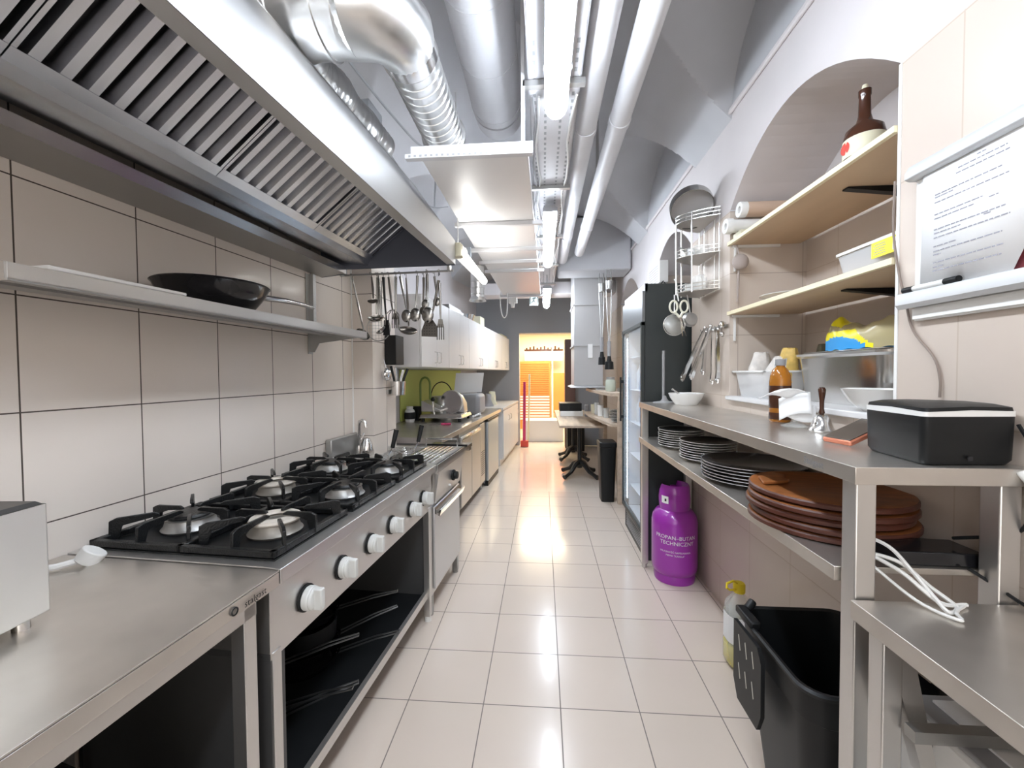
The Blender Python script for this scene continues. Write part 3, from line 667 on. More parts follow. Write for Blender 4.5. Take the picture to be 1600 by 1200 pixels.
for v0,v1 in ((3.96,4.36),(4.38,4.77)):
    b=B(); b.box(.377,.397,v0,v1,.10,.80); d=obj('door',b,STEEL,t,bevel=.004)
    b=B(); b.box(.397,.410,v0,v1,.76,.79); obj('grip_rail',b,STEELB,d,bevel=.004)
b=B(); b.box(.377,.392,4.80,5.05,.10,.82); gr=obj('service_panel',b,STEEL,t,bevel=.003)
b=B()
for i in range(12): b.box(.392,.394,4.84,5.01,.20+i*.025,.208+i*.025)
obj('louvre',b,BLK,gr)
for v in (4.0,5.0):
    b=B(); b.cyl((.34,v,0),(.34,v,.08),.02,seg=12); obj('foot',b,STEELD,t)
t=thing('under_counter_fridge','tall pale grey refrigerator door unit with black top edge in the counter run','refrigerator',(0,5.4,0))
b=B(); b.box(-.2,.37,5.14,5.85,.03,.84); obj('body',b,GREYPL,t)
b=B(); b.box(.372,.415,5.14,5.85,.06,.812); obj('door',b,mat('fridge_door_grey',(.50,.54,.56),.3,.6),t,bevel=.012)
b=B(); b.box(.372,.42,5.13,5.86,.815,.84); obj('top_edge',b,BLK,t,bevel=.004)
b=B(); b.box(.36,.41,5.14,5.85,.0,.055); obj('plinth',b,BLK,t)
t=thing('base_cabinet','white kitchen base cabinets with arched handles at the far end of counter','cabinet',(0,7,0))
b=B(); b.box(-.38,.40,6.25,7.93,.10,.85); obj('body',b,WHT2,t)
for k in range(3):
    v0=6.26+k*.555; b=B(); b.box(.402,.42,v0,v0+.55,.11,.845); d=obj('door',b,WHT2,t,bevel=.003)
    b=B(); vv=v0+(.10 if k%2 else .45); b.tube([(.42,vv,.66),(.445,vv,.665),(.447,vv,.70),(.445,vv,.735),(.42,vv,.74)],.005,6); obj('handle',b,STEELB,d)
b=B(); b.box(-.38,.36,6.25,7.93,0,.10); obj('plinth',b,WHT2,t)
b=B(); b.box(-.405,.425,6.21,7.94,.853,.892); solo('worktop',b,mat('laminate',(.62,.60,.58),.4),'pale laminate worktop over the white base cabinets','worktop',(0,7,.853),bevel=.003)
# wall cabinets
for v0,v1,lb in ((3.32,4.07,'first and nearest white wall cabinet, behind the hanging ladles'),(4.075,4.87,'second white wall cabinet from the near end of the row'),(4.875,6.0,'third white wall cabinet, above the food slicer'),(6.005,7.1,'fourth white wall cabinet, next to the last one'),(7.105,7.94,'last white wall cabinet, beside the far doorway')):
    t=thing('wall_cabinet',lb,'cabinet',(0,(v0+v1)/2,1.48),'white wall cabinets above the far counter')
    b=B(); b.box(-.405,.23,v0,v1,1.48,2.08); obj('body',b,WHT2,t)
    vm=(v0+v1)/2
    for k,(a,c2) in enumerate(((v0+.003,vm-.002),(vm+.002,v1-.003))):
        b=B(); b.box(.232,.25,a,c2,1.482,2.078); d=obj('door',b,WHT2,t,bevel=.002)
        hv=c2-.05 if k==0 else a+.05
        b=B(); b.tube([(.25,hv,1.52),(.272,hv,1.525),(.275,hv,1.57),(.272,hv,1.615),(.25,hv,1.62)],.005,6); obj('handle',b,STEELB,d)
# things on top of the wall cabinets
b=B(); b.box(.0,.22,4.2,4.75,2.082,2.12); b.box(.02,.2,4.25,4.7,2.12,2.15); solo('baking_tray',b,STEELD,'dark baking trays lying on the second white wall cabinet','tray',(.1,4.5,2.082))
b=B(); b.lathe([(.001,0),(.10,0),(.13,.10),(.135,.10),(.105,-.0),(.001,-.0)],(.08,5.3,2.082),20); solo('mixing_bowl',b,STEELB,'steel bowl on top of the third white wall cabinet','bowl',(.08,5.3,2.082))
b=B(); b.box(-.1,.2,5.7,5.95,2.082,2.22); solo('carton',b,CREAM,'small cream carton on top of the third white wall cabinet','box',(.05,5.8,2.082),bevel=.004)
b=B(); b.box(-.1,.22,7.3,7.9,2.082,2.13); solo('folded_cloth',b,CREAM,'cream folded cloth on the last white wall cabinet','cloth',(.05,7.6,2.082),bevel=.02)
# things on the far counter
t=thing('food_slicer','grey electric food slicer with round blade on the far counter','slicer',(.05,4.6,.891))
b=B(); b.loft([[(-.22,4.42,.93),(.28,4.42,.93),(.28,4.86,.93),(-.22,4.86,.93)],[(-.20,4.44,.975),(.26,4.44,.975),(.26,4.84,.975),(-.20,4.84,.975)]]); obj('base',b,STEELB,t,bevel=.008)
for u in (-.18,.24):
    for v in (4.46,4.82):
        b=B(); b.cyl((u,v,.891),(u,v,.932),.018,seg=10); obj('foot',b,BLK,t)
b=B(); b.prism([(.02,.975),(.24,.975),(.23,1.08),(.18,1.17),(.08,1.19),(.04,1.12)],1,4.66,4.82); obj('motor_housing',b,STEEL,t,bevel=.012)
b=B(); b.cyl((.10,4.60,1.10),(.10,4.615,1.10),.125,seg=32); obj('blade',b,STEELB,t)
b=B(); b.cyl((.10,4.618,1.10),(.10,4.65,1.10),.135,seg=32); obj('blade_guard',b,STEEL,t,bevel=.006)
b=B(); b.prism([(-.20,1.0),(.02,1.0),(.02,1.02),(-.18,1.12),(-.20,1.12)],1,4.46,4.66); obj('carriage',b,STEEL,t,bevel=.004)
b=B(); b.tube([(-.05,4.46,.98),(-.05,4.42,1.05),(-.05,4.42,1.13)],.012,8); obj('arm',b,STEELB,t)
b=B(); b.ball((-.05,4.42,1.14),.025,12,8); obj('grip_knob',b,BLK,t)
t=thing('tilted_tray','pale plastic tray standing tilted behind the slicer','tray',(.12,5.3,.891))
b=B(); b.obox((.12,5.35,1.30),(.30,.25,0),(.05,-.07,.26),(0.01,.012,.002)); obj('tray_body',b,WHITE,t,bevel=.01)
b=B(); b.box(-.05,.30,5.15,5.55,.892,1.16); solo('machine_case',b,GREYPL,'grey rounded machine case behind the slicer','machine',(.12,5.35,.892),bevel=.05)
for i,(u,v,rr,h,m,lb) in enumerate(((.0,6.3,.09,.16,RED,'red packet farther along the counter'),(.12,6.55,.08,.20,GREYPL,'grey crumpled packet farther along the counter'),(.1,6.95,.09,.22,CREAM,'cream packet before the far doorway on the counter'),(.0,7.3,.07,.12,GREYPL,'small grey packet nearest the far doorway on the counter'))):
    b=B(); z=.8925
    rs=[]
    for k in range(7):
        f=k/6; rs.append([(u+rr*(1+.15*math.sin(3*a+i+k))*(1-.45*f)*math.cos(a),v+rr*(1+.12*math.sin(2*a+k))*(1-.5*f)*math.sin(a),z+h*f) for a in [2*pi*j/14 for j in range(14)]])
    b.loft(rs); solo('packet',b,m,lb,'packet',(u,v,z))
t=thing('sauce_jar','white jar with dark label on the far counter','jar',(-.22,4.5,.891))
b=B(); b.lathe([(.001,0),(.045,0),(.058,.04),(.060,.09),(.05,.13),(.035,.145),(.001,.15)],(-.31,4.40,.891),20); obj('jar_body',b,WHITE,t)
b=B(); b.lathe([(.0592,.035),(.0612,.06),(.0612,.09),(.0565,.11)],(-.31,4.40,.891),20); obj('label_band',b,BLK,t)
b=B(); b.cyl((-.31,4.40,1.04),(-.31,4.40,1.065),.036,seg=18); obj('lid',b,WHITE,t)
b=B(); b.box(-.38,-.26,4.52,4.62,.891,1.05); solo('dark_box',b,BLK,'dark box behind the white jar on the far counter','box',(-.32,4.56,.891),bevel=.006)
t=thing('kitchen_knife','small knife with pink handle lying on the far counter','knife',(.12,4.1,.892))
b=B(); b.tube([(.12,4.18,.900),(.22,4.20,.901)],[.011,.012],8); obj('handle',b,PINK,t)
b=B(); b.prism([(-.04,4.165),(.12,4.17),(.12,4.19),(.0,4.188)],2,.892,.894); obj('blade',b,STEELB,t)
b=B(); 
for k in range(4):
    a=[(.27+.02*k,4.9+.03*k,.90+.006*k),(.30+.015*k,5.0,.91+.008*k),(.33,5.1-.02*k,.90+.006*k)]; b.tube(a,.012,6)
solo('paper_roll_bundle',b,PAPER,'crumpled white paper at the counter edge beside the slicer','paper',(.3,5,.9))
t=thing('steel_bin_pot','stainless pot with arched dark handle behind the slicer','pot',(-.12,5.0,.891))
b=B(); b.lathe([(.001,0),(.13,0),(.14,.02),(.14,.24),(.146,.245),(.14,.25),(.134,.245),(.132,.02),(.001,.02)],(-.14,5.0,.892),28); obj('pot_body',b,STEEL,t)
b=B(); b.tube([(-.28,5.0,1.12)]+[(-.14-.14*math.cos(a),5.0,1.13+.19*math.sin(a)) for a in [pi*i/12 for i in range(13)]]+[(0,5.0,1.12)],.007,6); obj('bail_handle',b,BLK,t)
t=thing('spring_tap','curved tap with a lime reflection painted on, standing against the lime splashback','tap',(-.3,4.7,.891))
b=B(); b.cyl((-.32,4.75,.891),(-.32,4.75,.93),.03,.02); b.tube([(-.32,4.75,.92),(-.32,4.75,1.30)]+[(-.26-.06*math.cos(a),4.75,1.30+.08*math.sin(a)) for a in [pi*i/8 for i in range(9)]]+[(-.20,4.75,1.12)],.013,8); obj('neck',b,GREEN,t)  # steel neck coloured green in place of the reflected splashback
b=B(); b.tube([(-.32,4.75,1.0),(-.28,4.72,1.02)],.008,6); obj('lever',b,STEELB,t)
# pier: dark wall box, knife rack and utensils
b=B(); b.box(.149,.235,2.86,3.0,1.49,1.70); solo('wall_dispenser',b,BLK,'dark box mounted on the tiled pier behind the ladles','dispenser',(.15,2.93,1.49),bevel=.005)
t=thing('knife_pot','steel pot on the pier holding knives and utensils','utensil pot',(.22,3.0,1.25))
b=B(); b.lathe([(.001,0),(.05,0),(.055,.10),(.051,.10),(.047,.004),(.001,.004)],(.215,2.93,1.27),20); obj('pot_body',b,STEELB,t)
b=B(); b.box(.148,.165,2.88,2.98,1.28,1.31); obj('wall_bracket',b,STEELD,t)
for k,(dx,dy,m,lb) in enumerate(((-.02,.01,BLK,'black handled kitchen knife farthest left in the pier pot'),(.0,-.02,STEELB,'steel utensil in the middle of the pier pot'),(.02,.02,BLK,'black handled kitchen knife farthest right in the pier pot'),(.02,-.02,WHITE,'white handled utensil leaning right in the pier pot'))):
    x,y=.215+dx,2.93+dy
    b=B(); b.tube([(x,y,1.28),(x+dx*.8,y+dy*.3,1.39),(x+dx*2,y+dy,1.48-.01*k)],[.003,.009,.010],8); solo('utensil',b,m,lb,'utensil',(x,y,1.28))
t=thing('strainer','round steel strainer hanging left of the pier pot','strainer',(.19,2.84,1.35))
b=B(); b.ball((.19,2.80,1.42),.045,16,8,(.7,1,1)); obj('bowl',b,STEELB,t)
b=B(); b.tube([(.19,2.8,1.46),(.17,2.8,1.53)],.004,6); obj('handle',b,STEELB,t)

# ---------------- rack of ladles at the far end of the hood
t=thing('utensil_rail','steel rail along the far end of the hood for hanging ladles','rail',(.5,2.42,2.02))
b=B(); b.tube([(.10,2.40,2.015),(.80,2.40,2.015)],.006,8); obj('rail',b,STEELD,t)
for u in (.12,.78):
    b=B(); b.box(u-.008,u+.008,2.366,2.40,2.009,2.05); obj('bracket',b,STEELD,t)
VZ=2.42
def hx(px): # picture column -> u on the rail plane
    return (px-896)*(2.42+.10)/638+1.48-.0
def hook(b,u,v,m=None):
    b.tube([(u,v-.02,2.012),(u,v-.024,2.022),(u,v-.012,2.026),(u,v,2.02),(u,v,1.995)],.0022,5)
LST=mat('utensil_steel',(.34,.335,.32),.22,1)
LSD=mat('utensil_dark',(.14,.13,.12),.3,.9)
def ladle(px0,px1,z1,r,label,tilt=0,deep=.6,m=LST,v=VZ,w=.009):
    u0,u1=hx(px0),hx(px1); t=thing('ladle',label,'ladle',(u0,v,2.02),'utensils hanging from the hood rail')
    b=B(); hook(b,u0,v); b.tube([(u0,v,2.0),(lerp(u0,u1,.5),v+.004,lerp(2.0,z1,.5)),(u1,v,z1+r*.4)],[w*.55,w*.8,w*.5],8); obj('handle',b,m,t)
    b=B(); pr=[(r*math.sin(a),-r*deep*math.cos(a)) for a in [pi/2*i/8 for i in range(9)]]; pr+=[(q[0]*.95,q[1]+.002) for q in pr[::-1]]
    ax=Vector((math.sin(tilt)*.9,-math.cos(tilt*.6)*.35,math.cos(tilt))).normalized() if tilt is not None else (0,0,1)
    b.lathe([(max(p,.0005),h) for p,h in pr],(u1,v-.01,z1),20,ax=ax); obj('bowl',b,m,t); return t
def spoon(px0,px1,z1,r,label,v=VZ,m=LST):
    u0,u1=hx(px0),hx(px1); t=thing('serving_spoon',label,'spoon',(u0,v,2.02),'utensils hanging from the hood rail')
    b=B(); hook(b,u0,v); b.tube([(u0,v,2.0),(lerp(u0,u1,.3),v,lerp(2.0,z1,.3)),(u1,v-.006,z1+r*.9)],[.009,.007,.004],8); obj('handle',b,m,t)
    b=B(); b.ball((u1,v-.012,z1),r,20,10,(.92,.35,1.15)); obj('bowl',b,m,t); return t
ladle(563,580,1.665,.045,'ladle with the thin curved handle farthest left under the hood',tilt=.9)
ladle(597,599,1.86,.03,'small dark ladle hanging above a larger ladle',m=LSD,v=2.40)
ladle(603,601,1.765,.048,'large ladle with shiny bowl, second big one from left')
t=thing('skimmer','wide round wire skimmer hanging lowest at the left','skimmer',(hx(601),2.46,2.02),'utensils hanging from the hood rail')
u=hx(600); b=B(); hook(b,u,2.46); b.tube([(u,2.46,2.0),(u,2.46,1.76)],.003,6); b.tube([(u+.02,2.46,1.99),(u+.02,2.46,1.76)],.002,6); obj('handle',b,LST,t)
b=B(); C=(u,2.455,1.70)
b.tube(circ(C,.075,28,1),.003,5,closed=True)
for k in range(-3,4): h=math.sqrt(.075**2-(k*.02)**2); b.tube([(u+k*.02,2.455,1.70-h),(u+k*.02,2.455,1.70+h)],.0009,4); b.tube([(u-h,2.455,1.70+k*.02),(u+h,2.455,1.70+k*.02)],.0009,4)
obj('wire_disc',b,STEELD,t)
ladle(606,609,1.69,.036,'ladle tipped over the edge of the wire skimmer',tilt=-.7)
def turner(px0,px1,z0,z1,kind,label,m=LST,v=VZ,wd=.045,h=.09):
    u0,u1=hx(px0),hx(px1); t=thing(kind,label,kind.replace('_',' '),(u0,v,2.02),'utensils hanging from the hood rail')
    b=B(); hook(b,u0,v); b.tube([(u0,v,z0),(lerp(u0,u1,.6),v,lerp(z0,z1,.6)),(u1,v,z1+h*.5)],[.009,.006,.005],8); obj('handle',b,m,t)
    b=B()
    if kind=='slotted_turner':
        poly=[(u1-wd*.5,z1+h*.5),(u1+wd*.4,z1+h*.5),(u1+wd*.95,z1+h*.1),(u1+wd*.9,z1-h*.5),(u1-wd,z1-h*.45),(u1-wd,z1-h*.1)]
        b.prism(poly,1,v-.002,v+.002); b.mi=1
        for i in range(5):
            for j in range(4): b.box(u1-wd*.7+i*.016,u1-wd*.7+i*.016+.005,v-.0026,v-.0021,z1-h*.35+j*.017,z1-h*.35+j*.017+.005)
    elif kind=='masher':
        for k in range(-2,3): b.tube([(u1+k*.006,v,z1+h*.5),(u1+k*wd*.45,v-.006,z1+h*.2),(u1+k*wd*.5,v-.01,z1-h*.5)],.0028,5)
    elif kind=='carving_fork':
        for k in (-1.5,-.5,.5,1.5): b.tube([(u1+k*.006,v,z1+h*.4),(u1+k*.013,v-.008,z1+h*.1),(u1+k*.013,v-.01,z1-h*.5)],.003,5)
        b.prism([(u1-.02,z1+h*.1),(u1+.02,z1+h*.1),(u1+.012,z1+h*.5),(u1-.012,z1+h*.5)],1,v-.006,v-.003)
    elif kind=='spatula':
        b.prism([(u1-wd*.5,z1+h*.5),(u1+wd*.5,z1+h*.5),(u1+wd*.7,z1-h*.5),(u1-wd*.7,z1-h*.5)],1,v-.002,v+.002)
    obj('head',b,[m,DARK],t); return t
turner(613,617,2.0,1.70,'spatula','dark narrow spatula right of the wire skimmer',m=BLK,wd=.03)
turner(622,627,2.0,1.76,'masher','wire masher with dark handle left of the spoons',m=LSD)
turner(633,632,2.0,1.74,'carving_fork','long fork with tines splayed beside the wire masher')
spoon(640,650,1.765,.033,'serving spoon with round bowl left of centre')
ladle(645,648,1.69,.055,'broad dark ladle bowl lowest in the middle',m=LSD,v=2.46,tilt=.3,deep=.5)
spoon(667,664,1.77,.035,'serving spoon with round bowl right of centre')
spoon(672,671,1.80,.022,'small dark spoon tucked behind the centre spoons',m=LSD,v=2.47)
spoon(679,677,1.835,.026,'small spoon hanging higher than its neighbours',v=2.45)
spoon(684,685,1.765,.040,'biggest bright spoon at the right of the row',v=2.40)
spoon(690,694,1.85,.024,'small high spoon farthest right in the row',v=2.46)
turner(699,684,1.97,1.69,'slotted_turner','perforated turner hanging lowest at the right',m=LSD,wd=.05,h=.10,v=2.43)
turner(702,703,1.95,1.68,'carving_fork','broad tined server farthest right under the hood',m=LST,v=2.41,h=.12)
FRAME='R'

# ================================================================ RIGHT SIDE
FRAME='R'
t=thing('serving_shelf_unit','tall two-tier stainless shelving unit along the right wall','shelving unit',(.9,2,0))
b=B(); b.prism([(.703,1.206),(1.075,1.206),(1.075,1.19),(.72,1.19),(.72,1.168),(.703,1.168)],1,.974,3.05); b.box(.703,1.075,.972,.976,1.166,1.206); obj('top_shelf',b,STEELP,t,bevel=.0015)
b=B(); b.prism([(.703,.95),(1.075,.95),(1.075,.935),(.72,.935),(.72,.915),(.703,.915)],1,1.035,3.05); obj('middle_shelf',b,STEELP,t,bevel=.0015)
for x in (.715,1.02):
    for y in (.985,3.0):
        b=B(); b.box(x,x+.045,y,y+.045,.03,1.19); b.cyl((x+.022,y+.022,0),(x+.022,y+.022,.03),.02,seg=12); obj('post',b,STEEL,t,bevel=.003)
b=B(); b.text('Stalgast',.026,lambda x,y:(.7022,1.115-x,1.178+y)); obj('maker_mark',b,GREYPL,t,recalc=False)
t=thing('work_table','stainless work table at the lower right, below the serving unit','table',(.9,.2,0))
b=B(); b.prism([(.70,.90),(1.075,.90),(1.075,.885),(.72,.885),(.72,.858),(.70,.858)],1,-.9,.975); b.box(.70,1.075,.972,.977,.858,.90); obj('worktop',b,STEELP,t,bevel=.0015)
for x in (.712,1.02):
    for y in (.90,-.8):
        b=B(); b.box(x,x+.04,y,y+.04,.0,.87); obj('leg',b,STEEL,t,bevel=.003)
b=B(); b.loft([[(.722,.935,.86),(.77,.935,.86),(.77,.905,.86),(.722,.905,.86)],[(.80,.935,.56),(.83,.935,.56),(.83,.905,.56),(.80,.905,.56)]]); obj('gusset_brace',b,STEEL,t)
b=B(); b.box(.75,1.02,.868,.893,.665,.69); obj('crossbar',b,STEELD,t)
b=B(); b.box(.72,1.06,-.8,.93,.20,.225); obj('lower_shelf',b,STEELD,t)
t=thing('white_appliance','white plastic appliance, lid painted grey for shadow, under the lower right table','appliance',(.96,.5,.226))
b=B(); b.prism([(.851,.42),(.866,.40),(.886,.36),(.886,.226),(1.01,.226),(1.01,.64),(.851,.64)],1,.12,1.03); obj('housing',b,WHITE,t,bevel=.012)
b=B(); b.box(.855,1.008,.13,1.025,.64,.652); obj('lid',b,GREYPL,t,bevel=.004)  # top surface coloured grey to stand for its shadow
b=B(); b.lathe([(.001,0),(.008,.001),(.011,.002)],(.8505,.95,.60),14,ax=(-1,0,0)); obj('button',b,GREYPL,t)
b=B(); b.box(.90,1.0,.72,1.0,.653,.658); solo('white_sheet',b,PAPER,'white sheet standing for the bright patch on the white appliance lid','paper',(.95,.7,.653))  # thin sheet added as the lit patch on the shaded lid

# ---- things on the serving unit
Z=1.2065
t=thing('speaker_box','black rounded box with a white stripe on the near end of serving unit','speaker',(.96,1.09,Z))
P0=[(.862,.99),(1.068,.998),(1.072,1.20),(.885,1.195)]
def rr(pts,z,k=0,n=5,r=.018,arch=0):
    out=[];c=Vector((sum(p[0] for p in pts)/4,sum(p[1] for p in pts)/4))
    for i,p in enumerate(pts):
        p=Vector(p); a=Vector(pts[i-1]); d=Vector(pts[(i+1)%4]); p=p+(c-p).normalized()*k
        u=(a-p).normalized(); w_=(d-p).normalized()
        for j in range(n+1):
            s=j/n; q=p+u*r*(1-s)**2+w_*r*s**2
            out.append((q.x,q.y,z+arch*(1-((q-c).length/.15)**2)))
        # mid edge point gives the arched lid
        m=(p+(d+(c-d).normalized()*k))/2; out.append((m.x,m.y,z+arch*(1-((m-c).length/.15)**2)))
    return out
b=B(); b.loft([rr(P0,Z+.001,.012),rr(P0,Z+.012,.003),rr(P0,Z+.112,0)]); obj('body',b,BLK,t)
b=B(); b.loft([rr(P0,Z+.112,-.001),rr(P0,Z+.122,-.001,arch=.008)]); obj('stripe',b,WHITE,t)
b=B(); b.loft([rr(P0,Z+.122,.002,arch=.008),rr(P0,Z+.130,.004,arch=.008),rr(P0,Z+.133,.03,arch=.010)]); obj('lid',b,BLK,t)
b=B(); b.box(.955,.965,.9895,.992,Z+.012,Z+.022); obj('socket',b,DARK,t)
b=B(); 
ex=Vector((.17,.05,.06)).normalized(); ey=Vector((-.06,.17,0)).normalized(); ey=(ey-ex*ey.dot(ex)).normalized(); ez=ex.cross(ey)
t=thing('payment_terminal','flat copper-edged handheld terminal lying against the black speaker box','terminal',(.93,1.28,Z))
c0=Vector((.935,1.29,Z+.034))
b=B(); b.obox(c0,ex*.16,ey*.085,ez*.016); obj('case',b,COPP,t,bevel=.005)
b=B(); b.obox(c0+ez*.0095,ex*.152,ey*.078,ez*.003); obj('screen',b,SLATE,t,bevel=.001)
b=B(); b.obox(c0-ez*.012+ex*.05,ex*.03,ey*.07,ez*.012); obj('stand_foot',b,COPP,t)
t=thing('hand_bell','silver hand bell with dark wooden handle','bell',(1.01,1.56,Z))
b=B(); b.lathe([(.041,0),(.043,.004),(.036,.012),(.030,.028),(.025,.045),(.016,.058),(.006,.062),(.001,.063)],(1.01,1.56,Z),28); obj('bell_cup',b,STEELB,t)
b=B(); b.lathe([(.006,.06),(.010,.066),(.007,.08),(.0075,.11),(.011,.135),(.012,.15),(.008,.158),(.001,.159)],(1.01,1.56,Z),16); obj('handle',b,BROWNG,t)
t=thing('glass_dish','small clear pedestal dish holding napkins','dish',(.985,1.67,Z))
b=B(); b.lathe([(.001,.0),(.045,.0),(.05,.004),(.03,.012),(.012,.02),(.010,.03),(.03,.04),(.001,.04)],(.985,1.67,Z),24); obj('dish',b,CLR,t)
t=thing('napkin','white folded paper napkins fanned on the glass dish','napkins',(.985,1.67,Z+.04))
b=B()
def nap(c,ax,ay,bend):
    c=Vector(c);ax=Vector(ax);ay=Vector(ay)
    b.grid(lambda u,v:c+ax*(u-.5)+ay*(v-.5)+Vector((0,0,bend*math.sin(pi*u)+.006*math.sin(5*v))),8,6)
nap((.975,1.66,Z+.085),(.09,-.05,.03),(.03,.06,.085),.012); nap((.94,1.68,Z+.125),(.10,-.02,.0),(-.05,.05,-.02),.015); nap((.99,1.65,Z+.07),(.075,-.06,-.02),(.02,.03,.07),-.01)
o=obj('sheet',b,PAPER,t); m_=o.modifiers.new('thick','SOLIDIFY'); m_.thickness=.002
t=thing('syrup_bottle','amber bottle with grey cap and dark label by the wall','bottle',(1.02,1.84,Z))
b=B(); b.lathe([(.001,.001),(.037,.001),(.041,.008),(.041,.17),(.038,.20),(.028,.225),(.017,.236),(.016,.25),(.001,.25)],(1.02,1.84,Z),28); obj('bottle_glass',b,AMBER,t)
b=B(); b.lathe([(.0415,.012),(.0418,.013),(.0418,.04),(.0415,.041)],(1.02,1.84,Z),28); b.lathe([(.0415,.06),(.0418,.061),(.0418,.155),(.0415,.156)],(1.02,1.84,Z),28); obj('label_band',b,BROWNG,t)
b=B(); b.lathe([(.019,.242),(.0195,.243),(.0195,.268),(.001,.270)],(1.02,1.84,Z),20); obj('cap',b,GREYPL,t)
t=thing('serving_bowl','white ceramic bowl on the niche sill, behind the black speaker box','bowl',(1.15,1.47,1.2855))
b=B(); b.lathe([(.001,.0),(.03,.0),(.035,.006),(.07,.03),(.092,.075),(.094,.077),(.088,.075),(.066,.034),(.035,.012),(.001,.010)],(1.125,1.475,1.2855),36); obj('bowl',b,CERAM,t)
t=thing('serving_bowl','white ceramic bowl with a spoon at the far end of serving unit','bowl',(.95,2.79,Z))
b=B(); b.lathe([(.001,.0),(.07,.0),(.075,.008),(.10,.045),(.112,.075),(.109,.077),(.095,.045),(.07,.012),(.001,.010)],(.95,2.79,Z),36); obj('bowl',b,CERAM,t)
b=B(); b.tube([(.93,2.80,Z+.05),(.88,2.76,Z+.085),(.845,2.74,Z+.105)],[.012,.006,.007],8); solo('spoon',b,STEELB,'spoon leaning in the far white bowl','spoon',(.93,2.8,Z+.05))
b=B(); b.prism([(.91,2.74),(1.01,2.78),(1.0,2.85),(.92,2.83)],2,Z+.072,Z+.080); solo('foil_wrapper',b,PAPER,'crumpled white wrapper lying across the far white bowl','wrapper',(.95,2.79,Z+.077),bevel=.002)
t=thing('ticket_stand','grey upright pole on a flat foot in front of the black fridge side','stand',(.86,3.0,Z))
b=B(); b.cyl((.86,2.99,Z+.01),(.86,2.99,Z+.37),.009,seg=12); obj('pole',b,GREYPL,t)
b=B(); b.lathe([(.001,.0),(.08,.0),(.08,.006),(.03,.012),(.016,.03),(.010,.05),(.001,.05)],(.86,2.96,Z),24,sx=1,sy=.7); obj('base',b,GREYPL,t)
# ---- plates on the middle shelf
def plates(x,y,r,n,st,label,grp,mts,sq=1,z=.9505):
    p=None
    for k in range(n):
        b=B(); pr=[(.001,.0),(r*.6,.0),(r*.72,.004),(r,.020),(r+.001,.0235),(r*.97,.0225),(r*.70,.0075),(.001,.006)]
        b.mi=0
        zz=z+k*st
        if p is None:
            t=thing('plate','%s, bottom one of the stack'%label,'plate',(x,y,zz),grp)
            b.lathe(pr[:6],(x,y,zz),36,sy=sq); obj('rim',b,mts[0],t)
            b=B(); b.lathe([(r*.972,.0230),(r*.71,.0085),(.001,.0070)],(x,y,zz),36,sy=sq); obj('well',b,mts[1],t); p=t
        else:
            nm=['second','third','fourth','fifth','sixth','seventh','eighth','ninth'][k-1]
            dup(p,(x+.002*math.sin(k*2.3),y+.003*math.cos(k*1.7),zz),'%s, %s'%(label,'top one of the stack' if k==n-1 else nm+' from the bottom'),grp,rz=.3*k if sq==1 else .02*math.sin(k))
plates(.865,2.63,.135,8,.0135,'white-rimmed black plate in the far stack','plates in the far stack',(CERAM,PLTD))
plates(.875,2.24,.138,8,.0125,'white-rimmed black plate in the middle stack','plates in the middle stack',(CERAM,PLTD))
plates(.90,1.83,.20,6,.013,'large silver-edged dark platter in the near stack','platters in the near stack',(mat('plate_silver',(.6,.6,.62),.2,.6),PLTD))
# ---- round wooden boards
pb=None
for k in range(5):
    zz=.9505+k*.0225; r=.212
    if pb is None:
        t=thing('wooden_board','round wooden serving board, bottom one of five','board',(.885,1.345,zz),'round wooden serving boards'); pb=t
        b=B(); b.lathe([(.001,.0),(r-.008,.0),(r,.004),(r,.014),(r-.004,.0185)],(.885,1.345,zz),48); obj('edge',b,WOODBE,t)
        b=B(); b.lathe([(r-.004,.0185),(r-.03,.020),(r-.036,.0165),(.001,.0165)],(.885,1.345,zz),48); obj('face',b,WOODB,t)
    else: dup(pb,(.885+.005*math.sin(k*2),1.345+.006*math.cos(k*3),zz),'round wooden serving board, %s'%['second from the bottom','middle one of five','second from the top','top one of five'][k-1],None,rz=.25*math.sin(k*1.3))
for _o in [pb]: _o['group']='round wooden serving boards'
for _o in bpy.data.objects:
    if _o.name.startswith('wooden_board') and _o.parent is None: _o['group']='round wooden serving boards'
t=thing('wooden_dip_block','small orange wooden block with a notch on top of the board stack','wood block',(.78,1.45,1.062))
b=B(); zt=1.0595; b.prism([(.705,1.36),(.73,1.44),(.80,1.50),(.83,1.46),(.80,1.42),(.81,1.40),(.79,1.38)],2,zt,zt+.010); obj('block',b,WOODB,t,bevel=.003)
# ---- black device and cables
b=B(); b.loft([[(.86,1.05,.951),(1.06,1.04,.951),(1.06,1.14,.951),(.86,1.16,.951)],[(.865,1.055,.983),(1.055,1.045,.983),(1.055,1.135,.983),(.865,1.155,.983)]]); solo('black_device',b,BLKG,'flat black glossy device behind the near post of the serving unit','device',(.96,1.1,.951),bevel=.003)
b=B(); b.tube(cm([(.80,1.10,1.01),(.83,1.04,1.0),(.85,1.0,.96),(.86,.96,.925),(.865,.93,.905),(.90,.95,.906),(.88,.99,.93),(.84,1.02,.97),(.80,1.05,.975),(.83,1.0,.955),(.87,.955,.912),(.93,.96,.906)]),.0045,6); solo('white_cable',b,WHITE,'coiled white cable hanging down behind the near post','cable',(.8,1.1,.951))
b=B(); b.tube(cm([(.79,1.06,.96),(.83,.965,.91),(.86,.90,.9055),(.88,.93,.9055),(.92,.955,.9055)]),.0035,6); solo('white_cable',b,WHITE,'straight white cable end lying on the lower right table','cable',(.86,.9,.901))
